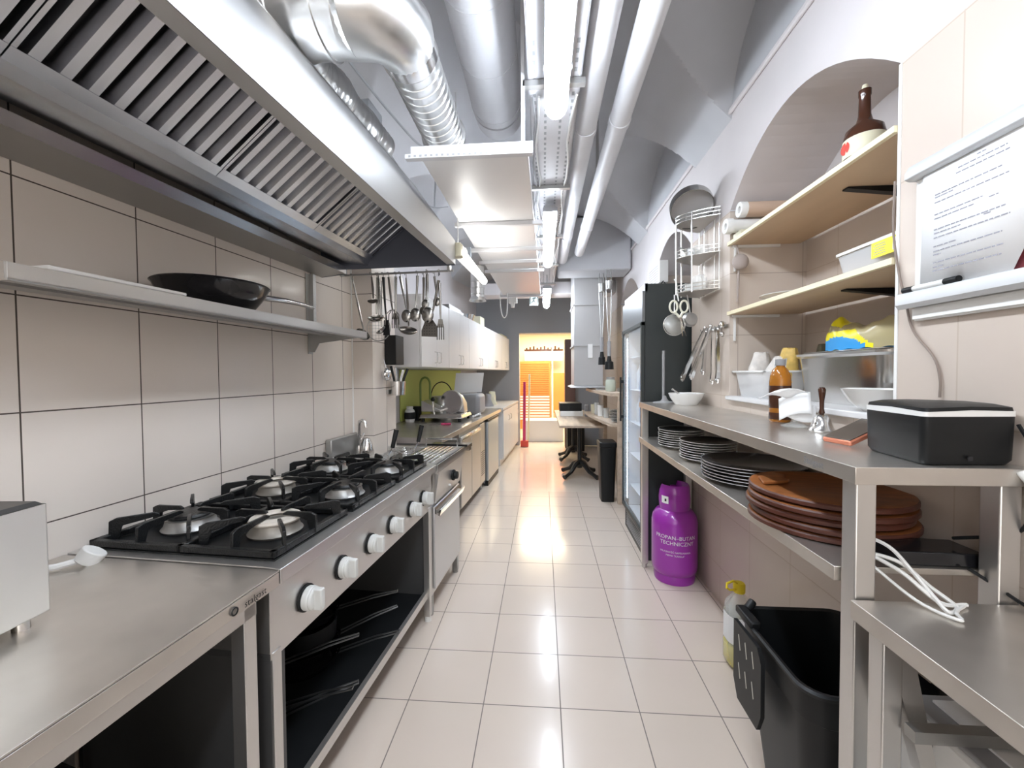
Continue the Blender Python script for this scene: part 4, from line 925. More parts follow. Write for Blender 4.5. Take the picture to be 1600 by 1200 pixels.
b=B(); b.tube(cm([(1.068,1.0,1.30),(1.071,.97,1.24),(1.070,.955,1.16),(1.066,.97,1.10),(1.06,1.0,1.05),(1.03,1.10,1.0)]),.004,6); solo('black_cable',b,BLK,'black cable curving down the wall at the right picture edge','cable',(1.06,1.0,1.0))
b=B(); b.tube(cm([(1.0,1.03,.955),(1.03,1.0,.93),(1.05,.96,.908),(1.06,.90,.906)]),.004,6); solo('black_cable',b,BLK,'short black cable lying on the lower right table by the wall','cable',(1.0,1.0,.95))
b=B(); b.cyl((1.045,.972,1.20),(1.06,.94,1.15),.009,seg=10); solo('plug',b,WHITE,'white plug at the right picture edge','plug',(1.05,.96,1.15))
b=B(); b.tube(cm([(1.074,1.345,2.0),(1.076,1.35,1.85),(1.073,1.325,1.72),(1.073,1.30,1.63),(1.0745,1.275,1.54),(1.074,1.21,1.46),(1.0735,1.19,1.40),(1.0735,1.19,1.35)]),.0035,6); solo('wall_cable',b,mat('cable_brown',(.25,.2,.17),.6),'thin brown cable running down the tiled wall beside the niche','cable',(1.075,1.3,1.35))
# ---- flip board
t=thing('flip_board','white board with clip rail and pen tray on the tiled wall','board',(1.075,1.0,1.57))
b=B(); b.box(1.066,1.078,.62,1.262,1.565,2.0); obj('panel',b,WHITE,t)
b=B(); b.prism([(1.078,2.005),(1.05,2.005),(1.038,1.985),(1.038,1.968),(1.05,1.962),(1.078,1.962)],1,.62,1.27); obj('clip_rail',b,mat('aluminium',(.60,.61,.62),.5,.3),t,bevel=.002)
b=B(); b.prism([(1.076,1.645),(1.035,1.645),(1.030,1.637),(1.030,1.612),(1.04,1.60),(1.076,1.606)],1,.62,1.285); obj('pen_tray',b,mat('aluminium2',(.62,.63,.64),.5,.3),t,bevel=.002)
b=B(); b.box(1.06,1.068,.62,1.262,1.57,1.60); obj('lower_rail',b,WHITE,t)
t=thing('menu_sheet','large white sheet of typed lines clipped on the wall board','paper',(1.06,1.1,1.65))
b=B(); b.add([(1.058,1.232,1.972),(1.058,.86,1.972),(1.055,1.005,1.648),(1.055,1.232,1.648)],[(0,1,2,3)]); sh=obj('sheet',b,PAPER,t)
m_=sh.modifiers.new('thick','SOLIDIFY'); m_.thickness=.001
b=B(); random.seed(3)
rows=[(1.948,1.09,.02),(1.937,1.135,.11),(1.925,1.14,.12),(1.893,1.195,.16),(1.886,1.195,.05),(1.872,1.195,.175),(1.840,1.195,.12),(1.829,1.195,.10),(1.832,1.06,.02),(1.800,1.195,.17),(1.790,1.195,.07),(1.795,1.07,.015),(1.778,1.195,.18),(1.755,1.195,.06),(1.742,1.195,.165),(1.733,1.195,.02),(1.712,1.195,.17),(1.700,1.195,.03),(1.690,1.195,.165)]
for z,y,L in rows:
    yy=y
    while yy>y-L:
        wl=random.uniform(.006,.018); wl=min(wl,yy-(y-L)+.001)
        b.box(1.0530+(z-1.65)*.009,1.0535+(z-1.65)*.009,yy-wl,yy,z,z+.0028); yy-=wl+.003
obj('typed_lines',b,INK,t)
b=B(); b.add([(1.0605,1.03,1.648),(1.0605,.70,1.648),(1.0605,.70,1.93),(1.0605,.93,1.93)],[(0,1,2,3)]); o=solo('red_print',b,mat('red_print',(.50,.10,.12),.5,noise=.6,nscale=9),'dark red printed sheet behind the white menu sheet','paper',(1.06,.9,1.65)); m_=o.modifiers.new('thick','SOLIDIFY'); m_.thickness=.001
t=thing('marker_pen','black and white marker lying in the pen tray','marker',(1.045,1.2,1.65))
b=B(); b.cyl((1.045,1.272,1.654),(1.045,1.24,1.654),.0085,seg=12); obj('cap',b,BLK,t); b=B(); b.cyl((1.045,1.15,1.654),(1.045,1.115,1.654),.0085,seg=12); obj('end_plug',b,BLK,t)
b=B(); b.cyl((1.045,1.24,1.654),(1.045,1.15,1.654),.0075,seg=12); obj('barrel',b,WHITE,t)
# ---- niche shelves
b=B(); b.box(1.055,1.495,1.345,2.455,1.262,1.2845); solo('niche_sill',b,WHT2,'white sill board along the bottom of the niche','sill board',(1.2,1.9,1.262),bevel=.004)
def wshelf(z,label,pro):
    t=thing('wooden_shelf',label,'shelf',(1.2,1.9,z),'wooden shelves in the niche')
    b=B(); b.box(1.085,1.46,1.345,2.455,z-.020,z); obj('board',b,WOODL,t,bevel=.001)
    b=B(); b.box(1.068,1.085,1.345,2.47,z-.020,z); obj('front_edge',b,WOODE,t,bevel=.001)
    b=B(); b.box(1.10,1.11,2.448,2.458,z-.17,z-.021); b.box(1.09,1.35,2.446,2.458,z-.035,z-.021); obj('bracket',b,WHITE,t)
    b=B(); b.prism([(1.49,z-.021),(1.20,z-.021),(1.20,z-.027),(1.40,z-.05),(1.47,z-.12),(1.465,z-.22),(1.495,z-.22)],1,1.72,1.75); obj('bracket',b,BLK,t)
wshelf(1.770,'lower wooden shelf in the niche, holding the white tub',0); wshelf(2.168,'upper wooden shelf in the niche, holding the brown bottle',0)
t=thing('brown_bottle','dark brown bottle with cream label on the upper wooden shelf','bottle',(1.2,1.6,2.169))
b=B(); b.lathe([(.001,.0),(.058,.0),(.062,.01),(.062,.10),(.055,.13),(.025,.155),(.019,.18),(.017,.245),(.019,.25),(.019,.27),(.001,.27)],(1.17,1.60,2.169),28); obj('bottle_glass',b,BROWNG,t)
b=B(); b.lathe([(.0625,.03),(.063,.031),(.063,.095),(.0625,.096)],(1.17,1.60,2.169),28); obj('label_band',b,CREAM,t)
b=B(); b.lathe([(.022,0),(.0,.001)],(1.1075,1.605,2.235),18,ax=(-1,0,0)); obj('oval_mark',b,RED,t)
b=B(); b.cyl((1.17,1.6,2.437),(1.17,1.6,2.458),.011,.008,12); obj('cap',b,CREAM,t)
t=thing('plastic_tub','white plastic tub with a yellow label on the lower wooden shelf','tub',(1.2,1.5,1.771))
b=B(); b.rbox(1.26,1.53,1.7715,1.862,.24,.34,.03,taper=.015); obj('tub_body',b,FROST,t)
b=B(); b.rbox(1.26,1.53,1.862,1.872,.25,.35,.03); obj('lid',b,WHITE,t)
b=B(); b.obox((1.129,1.43,1.832),(.003,0,0),(0,.145,0),(0,0,.052)); b.mi=1; b.obox((1.1272,1.40,1.833),(.001,0,0),(0,.032,0),(0,0,.038)); b.mi=2; b.obox((1.1266,1.40,1.833),(.001,0,0),(0,.008,.008),(0,-.006,.006)); 
for i in range(5): b.obox((1.1272,1.468,1.816+i*.008),(.001,0,0),(0,.05-.006*(i%3),0),(0,0,.002))
obj('label_strip',b,[YPR,PAPER,INK],t)
b=B(); b.lathe([(.001,0),(.06,0),(.10,.022),(.125,.03),(.125,.034),(.098,.027),(.001,.006)],(1.22,2.14,1.771),32); solo('glass_plate',b,mat('glass_dish',(.80,.84,.82),.1,alpha=.6),'clear glass dish at the far end of the lower wooden shelf','dish',(1.22,2.14,1.771))
for (y,z,m,L,lb) in ((2.39,2.325,mat('tan_paper',(.60,.44,.33),.6),.35,'tan paper roll with white end, upper of the two'),(2.42,2.245,WHITE,.32,'white roll with hollow end, lower of the two')):
    x0=1.10 if z>2.3 else 1.04
    t=thing('paper_roll',lb,'roll',(x0,y,z),'paper rolls at the far end of the upper shelf')
    b=B(); b.cyl((x0+.03,y,z),(x0+L,y,z),.036 if z<2.3 else .040,seg=24); obj('roll',b,m,t)
    b=B(); b.lathe([(.018,-.004),(.040,-.006),(.042,.0),(.042,.03)],(x0,y,z),24,ax=(1,0,0)); b.lathe([(.018,-.004),(.018,.03)],(x0,y,z),24,ax=(1,0,0)); obj('end_ring',b,WHITE,t)
    b=B(); b.lathe([(.001,.02),(.0175,.02)],(x0,y,z),20,ax=(1,0,0)); obj('core',b,STEELD,t)
b=B(); b.box(1.09,1.42,2.35,2.445,2.169,2.203); solo('flat_box',b,CREAM,'flat cream box under the rolls on the upper wooden shelf','box',(1.2,2.4,2.169))
b=B(); b.ball((1.11,2.40,2.04),.045,16,8,(1,.6,1)); b.tube([(1.11,2.42,2.0),(1.112,2.43,1.90),(1.114,2.44,1.82)],.006,6); b.tube([(1.11,2.42,2.08),(1.11,2.44,2.146)],.004,6); solo('hanging_brush',b,mat('brush_taupe',(.42,.36,.33),.7),'taupe round-headed brush hanging under the upper shelf end','brush',(1.11,2.4,1.82))
# ---- things on the niche sill
ZN=1.2855
t=thing('storage_container','frosted plastic container full of bags on the niche sill','container',(1.2,2.2,ZN))
b=B(); b.rbox(1.21,2.28,ZN,ZN+.135,.22,.32,.025,taper=.02,top=False); obj('container_body',b,FROST,t)
b=B()
o1=[(p) for p in ()]
for a,c2,d,e in ((1.09,1.33,2.11,2.122),(1.09,1.33,2.438,2.45),(1.09,1.104,2.11,2.45),(1.316,1.33,2.11,2.45)): b.box(a,c2,d,e,ZN+.132,ZN+.142)
obj('container_rim',b,WHITE,t,bevel=.003)
def sack(x,y,z,rx,ry,h,m,label,tilt=(0,0),name='food_bag',cat='bag',group=None):
    b=B(); rs=[]
    for k in range(9):
        f=k/8; w_=math.sin(pi*(.22+f*.56))**.5*(1-.25*f**3)
        rs.append([(x+tilt[0]*f+rx*w_*(1+.12*math.sin(3*a+k*1.3))*math.cos(a),y+tilt[1]*f+ry*w_*(1+.15*math.sin(4*a+k))*math.sin(a),z+h*f+.006*math.sin(5*a+k)) for a in [2*pi*j/18 for j in range(18)]])
    b.loft(rs); return solo(name,b,m,label,cat,(x,y,z),group)
BAGW=mat('bag_white',(.78,.74,.70),.45,noise=.2,nscale=30,bump=.6,bscale=25)
PASY=mat('pasta_yellow',(.80,.55,.16),.3,noise=.3,nscale=25,bump=.4,bscale=40)
sack(1.20,2.36,ZN+.02,.06,.05,.22,BAGW,'cream paper bag standing up at the far end of the frosted container',(.0,-.01))
sack(1.18,2.25,ZN+.02,.05,.05,.19,BAGW,'crumpled printed white bag in the middle of the frosted container',(.02,-.09))
sack(1.23,2.19,ZN+.02,.055,.05,.23,PASY,'clear bag of yellow pasta beside the steel pan',(.0,-.05))
sack(1.43,2.20,ZN+.02,.06,.06,.25,mat('bag_olive',(.20,.19,.12),.4,noise=.4,nscale=12),'dark olive packet behind the bags in the niche',(.0,-.02))
b=B(); b.loft([[(1.12,2.095,ZN+.001),(1.17,2.10,ZN+.001),(1.17,2.095,ZN+.001),(1.12,2.09,ZN+.001)],[(1.10,2.03,ZN+.19),(1.17,2.06,ZN+.20),(1.17,2.055,ZN+.20),(1.10,2.025,ZN+.19)]]); solo('white_sheet',b,PAPER,'white printed sheet leaning between container and steel pan','paper',(1.15,2.0,ZN))
t=thing('steel_pan','deep rectangular stainless pan on the niche sill','pan',(1.25,1.6,ZN))
PANM=mat('pan_steel',(.62,.61,.59),.2,1)
b=B(); b.rbox(1.335,1.80,ZN,ZN+.205,.25,.53,.05,seg=6,taper=.02,top=False); obj('pan_body',b,PANM,t)
b=B(); 
def rring(cx,cy,z,sx,sy,r,seg=6):
    o=[]
    for qx,qy,a0 in ((1,1,0),(-1,1,90),(-1,-1,180),(1,-1,270)):
        for i in range(seg+1):
            a=math.radians(a0+90*i/seg); o.append((cx+qx*(sx/2-r)+r*math.cos(a),cy+qy*(sy/2-r)+r*math.sin(a),z))
    return o
b.loft([rring(1.335,1.80,ZN+.195,.255,.535,.05),rring(1.335,1.80,ZN+.205,.275,.56,.06),rring(1.335,1.80,ZN+.215,.275,.56,.06),rring(1.335,1.80,ZN+.217,.265,.55,.055),rring(1.335,1.80,ZN+.205,.24,.52,.05)],False,False); obj('rim',b,PANM,t)
b=B(); b.box(1.205,1.46,1.54,1.99,ZN+.2185,ZN+.222); solo('pan_lid',b,STEEL,'flat steel lid resting on the deep steel pan','lid',(1.25,1.6,ZN+.2185),bevel=.002)
b=B(); b.ball((1.20,1.48,0),.01,4,4)
# pasta bag on the pan lid: yellow and blue print, clear window
b=B(); ZB=ZN+.2225
def bagpt(u,v):
    y=1.94-u*.39; top=.15-.30*abs(u-.12) if u<.25 else .112+.012*math.sin(u*9)-.05*max(0,u-.8)
    th=.075*math.sin(pi*min(1,max(0,.08+u*.9)))**.5
    a=pi*v; x=1.30-th*math.cos(a)*(.85 if v<.5 else 1); z=ZB+max(.004,top*math.sin(a)**.55)
    return Vector((x,y,z+.003*math.sin(u*30+v*20)))
nu,nv=110,60; o0=len(b.v)
for i in range(nu+1):
    for j in range(nv+1): b.v.append(tuple(bagpt(i/nu,j/nv)))
for i in range(nu):
    for j in range(nv):
        u=(i+.5)/nu; v=(j+.5)/nv; z=(bagpt(u,v).z-ZB)
        bl=.045+.015*math.sin(u*6) ; 
        if u>.93: m_=1 if z<.05 else 0
        elif z<(.05 if u<.1 else bl*(1.0 if u<.55 else max(0,1-(u-.55)*4))): m_=1
        elif z<(.085 if u<.5 else max(0,.085-(u-.5)*.28)) : m_=0
        elif u<.30 and z>.125-.1*u: m_=0
        else: m_=2
        b.mi=m_; a=o0+i*(nv+1)+j; b.F([a,a+nv+1,a+nv+2,a+1])
b.mi=2; b.F([o0+j for j in range(nv+1)]); b.F([o0+nu*(nv+1)+j for j in range(nv+1)][::-1])
solo('pasta_bag',b,[YPR,BLUE,PASTA],'yellow and blue plastic food bag lying on the deep steel pan','bag',(1.2,1.6,ZB))
sack(1.0,1.37,Z+.13,.01,.01,.02,GREEN,'scrap of green leaf lying on the bowl behind the speaker','x') if 0 else None
# ---- wire corner rack with things
t=thing('wire_rack','chromed three-tier wire rack hung on the wall above the bowl','rack',(.98,2.72,1.92))
def Darc(z,k=0,n=14):
    return [(1.068-(.205-k)*math.sin(pi*i/n)**.8,2.56+k+(.34-2*k)*i/n,z) for i in range(n+1)]
CH=mat('chrome_wire',(.70,.69,.66),.25,.85)
for zt in (1.93,2.15,2.37):
    b=B(); b.prism([(p[0],p[1]) for p in Darc(0,.004)],2,zt-.002,zt+.001); ti=obj('tier_tray',b,mat('tray_grey',(.52,.50,.48),.4,.5),t)
    b=B()
    for dz in (0,.022,.044): b.tube(Darc(zt+dz),.003,5)
    for i in (1,4,7,10,13): p=Darc(zt)[i]; b.tube([p,(p[0],p[1],zt+.044)],.002,4)
    obj('rail',b,CH,ti)
for i in (3,7,11):
    p=Darc(0)[i]; b=B(); b.tube([(p[0],p[1],1.92),(p[0],p[1],2.42)],.0045,6); obj('upright',b,CH,t)
for y in (2.57,2.64,2.80,2.88):
    b=B(); b.tube([(1.066,y,1.92),(1.066,y,2.42)],.004,6); obj('upright',b,CH,t)
t=thing('sieve_ring','large round drum sieve standing tilted on the top tier of wire rack','sieve',(.97,2.72,2.42))
ax=Vector((-.10,-.66,-.74)).normalized()
b=B(); b.lathe([(.128,-.03),(.131,-.03),(.131,.035),(.127,.035),(.127,-.03)],(.955,2.72,2.475),40,ax=ax); obj('ring',b,LST,t)
b=B(); b.lathe([(.001,-.024),(.127,-.024)],(.955,2.72,2.475),40,ax=ax); obj('mesh',b,mat('mesh_grey',(.55,.53,.52),.6,.3),t)
t=thing('small_saucepan','small steel saucepan on the middle tier of wire rack','pan',(.95,2.8,2.153))
b=B(); b.lathe([(.001,0),(.05,0),(.055,.06),(.052,.06),(.048,.004),(.001,.004)],(.97,2.78,2.155),24); obj('pan_body',b,STEELD,t)
b=B(); b.tube([(.93,2.75,2.20),(.88,2.71,2.22)],.006,6); obj('handle',b,STEELD,t)
b=B(); b.lathe([(.001,0),(.045,0),(.05,.05),(.047,.05),(.043,.004),(.001,.004)],(.99,2.65,2.155),20); solo('glass_bowl',b,CLR,'small clear bowl on the middle tier of the wire rack','bowl',(.99,2.65,2.155))
t=thing('grater','black gridded square box on the bottom tier of the wire rack','grater',(.95,2.8,1.933))
b=B(); b.box(.93,1.0,2.76,2.86,1.934,2.0); b.mi=1
for i in range(3):
    for j in range(3): b.box(.9285,.9305,2.768+i*.031,2.79+i*.031,1.938+j*.021,1.953+j*.021)
obj('box',b,[WHITE,BLK],t)
for x,y,h,lb in ((.97,2.66,.09,'clear jar standing nearest on the bottom tier of the wire rack'),(1.02,2.73,.11,'taller clear jar at the back of the bottom tier')):
    b=B(); b.lathe([(.001,0),(.032,0),(.034,.01),(.034,h-.02),(.026,h-.008),(.026,h),(.001,h)],(x,y,1.934),18); solo('jar',b,CLR,lb,'jar',(x,y,1.934))
# hanging on the rack
t=thing('scissors','kitchen scissors with cream handles hanging from the wire rack','scissors',(.87,2.78,1.75))
CR=mat('cream_handle',(.80,.79,.66),.4)
for k,(s,nm) in enumerate(((-1,'l'),(1,'r'))):
    b=B(); C=(.878+s*.033,2.72,1.845); b.tube([(C[0]+.024*math.cos(a)*(1),2.72,C[2]+.038*math.sin(a)) for a in [2*pi*i/18 for i in range(18)]],.0065,6,closed=True); b.tube([(.878+s*.026,2.72,1.81),(.885,2.72,1.775)],.008,6); h=obj('handle',b,CR,t)
    b=B(); b.prism([(.878+s*.004,1.785),(.892+s*.004,1.785),(.915-s*.010,1.655),(.912-s*.012,1.655)],1,2.718+.002*s,2.720+.002*s); obj('blade',b,STEELB,t)
b=B(); b.tube(cm([(.875,2.715,1.88),(.868,2.72,1.93),(.868,2.74,2.0),(.862,2.76,2.03)]),.004,6); obj('hanging_cord',b,WHITE,t)
t=thing('hand_sieve','round steel hand sieve hanging behind the scissors','sieve',(.87,2.8,1.7))
b=B(); b.lathe([(.001,.03),(.035,.025),(.06,.010),(.068,-.002),(.066,-.002),(.058,.006),(.001,.024)],(.87,2.79,1.735),28,ax=(.2,-.96,.2)); obj('bowl',b,mat('sieve_mesh',(.45,.45,.43),.5,.5),t)
b=B(); b.tube(circ((.87,2.786,1.735),.069,26,1),.0035,6,closed=True); obj('rim',b,STEEL,t)
b=B(); b.tube([(.87,2.786,1.80),(.873,2.79,1.90),(.875,2.80,1.935)],.004,6); obj('handle',b,STEEL,t)
t=thing('small_ladle_pan','small dark steel ladle pan hanging right of the scissors','ladle',(.97,2.80,1.7))
b=B(); b.lathe([(.001,.03),(.04,.025),(.05,.0),(.048,.0),(.037,.022),(.001,.026)],(.975,2.80,1.77),26,ax=(.1,-.97,.1)); obj('bowl',b,STEELD,t)
b=B(); b.tube([(.975,2.795,1.815),(.965,2.79,1.87),(.95,2.78,1.93)],.004,6); obj('handle',b,STEELD,t)
# tongs and tools on wall hooks
b=B(); b.box(1.066,1.076,2.47,2.80,1.685,1.70); 
for i in range(6): b.tube([(1.068,2.50+i*.055,1.69),(1.04,2.50+i*.055,1.685),(1.035,2.50+i*.055,1.70)],.003,5)
solo('hook_rail',b,STEELD,'short steel hook rail on the tiled wall beside the fridge','hook rail',(1.07,2.6,1.69))
def tongs(y0,x0,y1,x1,z0,z1,label,wd=.016):
    t=thing('tongs',label,'tongs',(x0,y0,z0),'tongs and tools on the wall hooks')
    P0=Vector((x0,y0,z0)); P1=Vector((x1,y1,z1)); d=(P1-P0).normalized(); s=Vector((0,1,0))-d*d.y; s.normalize(); n=d.cross(s)
    for k in (-1,1):
        b=B(); pts=[P0,P0.lerp(P1,.3)+s*k*wd*.6,P0.lerp(P1,.8)+s*k*wd,P1+s*k*wd*.7]
        rs=[]
        for i,p in enumerate(pts):
            w_=[.006,.009,.008,.014][i]; rs.append([p+n*w_+s*.0015,p+n*w_-s*.0015,p-n*w_-s*.0015,p-n*w_+s*.0015])
        b.loft(rs); b.ball(P1+s*k*wd*.5,.013,8,5,(.8,.8,1.3)); obj('arm',b,STEELB,t)
    b=B(); b.ball(P0,.010,10,6); obj('spring_end',b,STEELB,t)
tongs(2.66,1.02,2.95,.975,1.70,1.375,'tongs slanting farthest left in front of the black fridge')
tongs(2.56,1.015,2.80,.985,1.70,1.39,'tongs slanting second from left below the hooks')
tongs(2.70,1.045,2.74,1.04,1.68,1.42,'dark tongs hanging straight behind the slanting pair',.012)
tongs(2.60,1.045,2.61,1.045,1.68,1.36,'tongs hanging straight right of the slanting pair',.010)
tongs(2.53,1.045,2.53,1.045,1.68,1.37,'tongs with looped ends hanging farthest right of the hooks',.010)
b=B(); b.tube([(1.07,2.49,1.71),(1.05,2.485,1.70),(1.045,2.485,1.66),(1.055,2.485,1.63)],.007,6); b.ball((1.05,2.485,1.70),.018,10,6,(1,.6,1.2)); b.ball((1.05,2.485,1.645),.014,10,6); solo('wall_latch',b,STEELB,'shiny metal catch on the niche corner','catch',(1.05,2.48,1.64))
# ---- gas cylinder
t=thing('gas_cylinder','purple gas cylinder standing on the floor under the shelves','gas cylinder',(.905,2.88,0))
CX,CY=.905,2.88
b=B(); b.lathe([(.001,.045),(.12,.045),(.145,.07),(.15,.10),(.15,.40),(.143,.44),(.12,.475),(.085,.495),(.04,.505),(.001,.506)],(CX,CY,0),40); obj('tank',b,PURP,t,angle=70)
b=B(); b.lathe([(.125,.0),(.132,.0),(.136,.03),(.130,.065),(.122,.065),(.126,.03),(.125,.0)],(CX,CY,0),40); obj('foot_ring',b,PURP,t)
b=B()
rs=[]
N=40
for i in range(N+1):
    a=math.radians(-150+i*(300/N)-60); ca,sa=math.cos(a),math.sin(a)
    hh=.655 if 4<i<N-3 else .62
    rs.append([(CX+r*ca,CY+r*sa,z) for r,z in ((.098,.47),(.104,.56),(.098,hh-.015),(.090,hh),(.086,hh),(.094,hh-.02),(.100,.56),(.094,.47))])
b.loft(rs); obj('collar',b,PURP,t)
b=B(); b.cyl((CX,CY,.50),(CX,CY,.56),.02,seg=14); b.cyl((CX,CY,.55),(CX-.04,CY,.55),.012,seg=12); b.cyl((CX,CY,.56),(CX,CY,.60),.028,.024,14); obj('valve',b,STEELD,t)
def cyltext(sz,a0,z0,r=.1508):
    return lambda x,y:(CX+r*math.cos(a0+x/r),CY+r*math.sin(a0+x/r),z0+y)
FA_=math.radians(-107)
b=B(); b.text('PROPAN–BUTAN',.036,cyltext(0,FA_+.06,.315)); b.text('TECHNICZNY',.036,cyltext(0,FA_+.12,.278)); b.text('WŁASNOŚĆ NAPEŁNIANIA',.0165,cyltext(0,FA_+.04,.225)); b.text('FIRMA "KARELA"',.0165,cyltext(0,FA_+.04,.203)); obj('lettering',b,PAPER,t,recalc=False)
b=B(); b.grid(lambda u,v:(CX+.105*math.cos(math.radians(-158+u*30)),CY+.105*math.sin(math.radians(-158+u*30)),.535+v*.05),6,1); obj('valve_label',b,PAPER,t,recalc=False)
b=B(); b.grid(lambda u,v:(CX+.1056*math.cos(math.radians(-143+u*7)),CY+.1056*math.sin(math.radians(-143+u*7)),.550+v*.018),2,1); obj('label_mark',b,DARK,t,recalc=False)
# ---- oil bottle
t=thing('oil_bottle','clear plastic oil bottle with yellow handle cap on the floor','bottle',(.93,2.03,0))
b=B(); sx=.065
def orr(z,r): return [( .945+r*1.0*math.cos(a)*(1-.12*math.cos(2*a)**2),2.03+r*math.sin(a)*(1-.12*math.cos(2*a)**2),z) for a in [2*pi*i/24 for i in range(24)]]
b.loft([orr(.002,.06),orr(.02,.072),orr(.11,.073),orr(.12,.068),orr(.26,.068),orr(.30,.062),orr(.335,.035),orr(.35,.022),orr(.365,.022)]); obj('bottle_shell',b,CLR,t,angle=60)
b=B(); b.loft([orr(.006,.057),orr(.022,.069),orr(.105,.070)]); obj('oil',b,OIL,t)
b=B(); b.loft([orr(.125,.0695),orr(.255,.0695)],False,False); obj('label_band',b,PAPER,t)
b=B(); b.lathe([(.001,.356),(.026,.356),(.027,.36),(.027,.395),(.022,.402),(.001,.403)],(.945,2.03,0),20); obj('cap',b,YEL,t)
b=B(); b.tube([(.925,2.02,.372),(.885,1.99,.385),(.865,1.98,.40),(.868,1.985,.418),(.905,2.0,.424),(.93,2.02,.404)],.0055,6); obj('carry_loop',b,YEL,t)
# ---- trash bin
t=thing('trash_bin','large black open plastic bin beneath the serving unit','bin',(.87,1.33,0))
b=B()
def br(z,k,w_=0): return rring(.900,1.34,z,.385-2*k-2*w_,.43-2*k-2*w_,max(.02,.07-w_),6)
b.loft([br(.002,.06),br(.45,.015),br(.455,.010),br(.535,.006),br(.54,-.004),br(.55,-.006),br(.555,0),br(.55,.012),br(.50,.018),br(.02,.07)],True,True); obj('bin_body',b,BLK,t,recalc=True)
b=B(); b.prism([(1.34,.27),(1.47,.27),(1.50,.33),(1.50,.54),(1.34,.54),(1.315,.50),(1.315,.33)],0,.680,.693); b.mi=1
for i in range(3):
    for j in range(2): b.obox((.6795,1.365+i*.045,.38+j*.10),(.002,0,0),(0,.012,.05),(0,-.004,.004))
obj('slotted_flap',b,[BLK,mat('slot_metal',(.6,.6,.55),.3,.6)],t,bevel=.003)
b=B(); b.box(.700,.735,1.42,1.535,.545,.572); b.cyl((.735,1.52,.56),(.765,1.535,.585),.014,seg=12); obj('rim_latch',b,BLK,t,bevel=.006)
b=B(); b.tube([(.67,1.50,.548),(.80,1.54,.53),(.88,1.545,.52)],.006,6); obj('liner_edge',b,GREEN,t) if 0 else None

# ---- fridge in the far niche
t=thing('display_fridge','tall black display fridge with lit glass door','refrigerator',(1.0,3.5,0))
b=B(); b.box(.765,1.38,3.12,3.15,.0,2.08); b.box(.765,1.38,3.83,3.86,0,2.08); b.box(1.34,1.38,3.15,3.83,0,2.08); b.box(.765,1.34,3.15,3.83,2.03,2.08); b.box(.765,1.34,3.15,3.83,0,.19); obj('cabinet',b,FRB,t)
b=B(); b.box(1.325,1.338,3.152,3.828,.20,2.02); b.box(.79,1.325,3.150,3.156,.20,2.02); b.box(.79,1.325,3.824,3.830,.20,2.02); b.box(.79,1.325,3.156,3.824,.192,.198); obj('liner',b,FRW,t)
b=B(); b.box(.76,.785,3.12,3.86,2.02,2.085); b.box(.742,.765,3.12,3.86,1.80,2.03); obj('header',b,mat('fridge_header',(.20,.21,.22),.3,.4),t,bevel=.004)
b=B()
for (a,c2,d,e) in ((3.12,3.15,.20,1.80),(3.83,3.86,.20,1.80),(3.12,3.86,.20,.235),(3.12,3.86,1.77,1.80)): b.box(.735,.762,a,c2,d,e)
dr=obj('door_frame',b,FRB,t,bevel=.003)
b=B(); b.box(.745,.751,3.15,3.83,.235,1.77); obj('door_glass',b,GLASS,dr)
b=B(); b.box(.700,.715,3.77,3.79,.98,1.38); b.cyl((.735,3.78,1.02),(.708,3.78,1.02),.014,seg=12); b.cyl((.735,3.78,1.34),(.708,3.78,1.34),.014,seg=12); obj('door_handle',b,BLK,dr)
for y in (3.162,3.81):
    b=B(); b.box(.775,.785,y,y+.012,.26,1.74); obj('light_strip',b,FRW,t)
    b=B(); [b.box(.772,.7755,y+.001,y+.011,.27+i*.03,.287+i*.03) for i in range(49)]; obj('led_row',b,LED,t)
for k in range(5):
    z=.40+k*.29
    b=B(); b.box(.80,1.32,3.16,3.82,z-.006,z); obj('shelf',b,FRW,t)
for k in range(2,4):
    for j in range(5):
        z=.40+k*.29+.0015; y=3.24+j*.12; b=B(); b.lathe([(.001,0),(.033,0),(.034,.01),(.034,.14),(.018,.18),(.013,.19),(.013,.225),(.001,.225)],(.87,y,z),14)
        solo('drink_bottle',b,[mat('btl%d%d'%(k,j),((.15,.35,.6),(.5,.6,.7),(.3,.5,.7))[j%3],.2)],'bottle in the display fridge, %s shelf, %s from the near side'%({2:'middle',3:'second highest'}[k],('first','second','third','fourth','fifth')[j]),'bottle',(.87,y,z),'bottles in the display fridge')
b=B()
for i in range(6): b.box(.7615,.7645,3.2,3.78,.04+i*.022,.05+i*.022)
obj('base_grille',b,GREYPL,t)
t=thing('wall_vent_box','white louvred box on the wall above the black fridge','vent',(1.0,3.78,2.19))
b=B(); b.box(1.0,1.075,3.60,3.98,2.19,2.38); obj('casing',b,WHITE,t,bevel=.004)
b=B()
for i in range(7): b.box(.9985,1.0005,3.64,3.94,2.21+i*.022,2.218+i*.022)
obj('louvre',b,GREYPL,t)
b=B(); b.tube(cm([(1.03,3.59,2.2),(.99,3.56,2.15),(1.02,3.52,2.12),(1.05,3.45,2.088)]),.005,6); b.tube(cm([(1.04,3.598,2.19),(1.06,3.56,2.14),(1.05,3.5,2.09)]),.005,6); solo('black_cable',b,BLK,'black cable dropping from the white louvred box onto the fridge top','cable',(1.03,3.55,2.1))

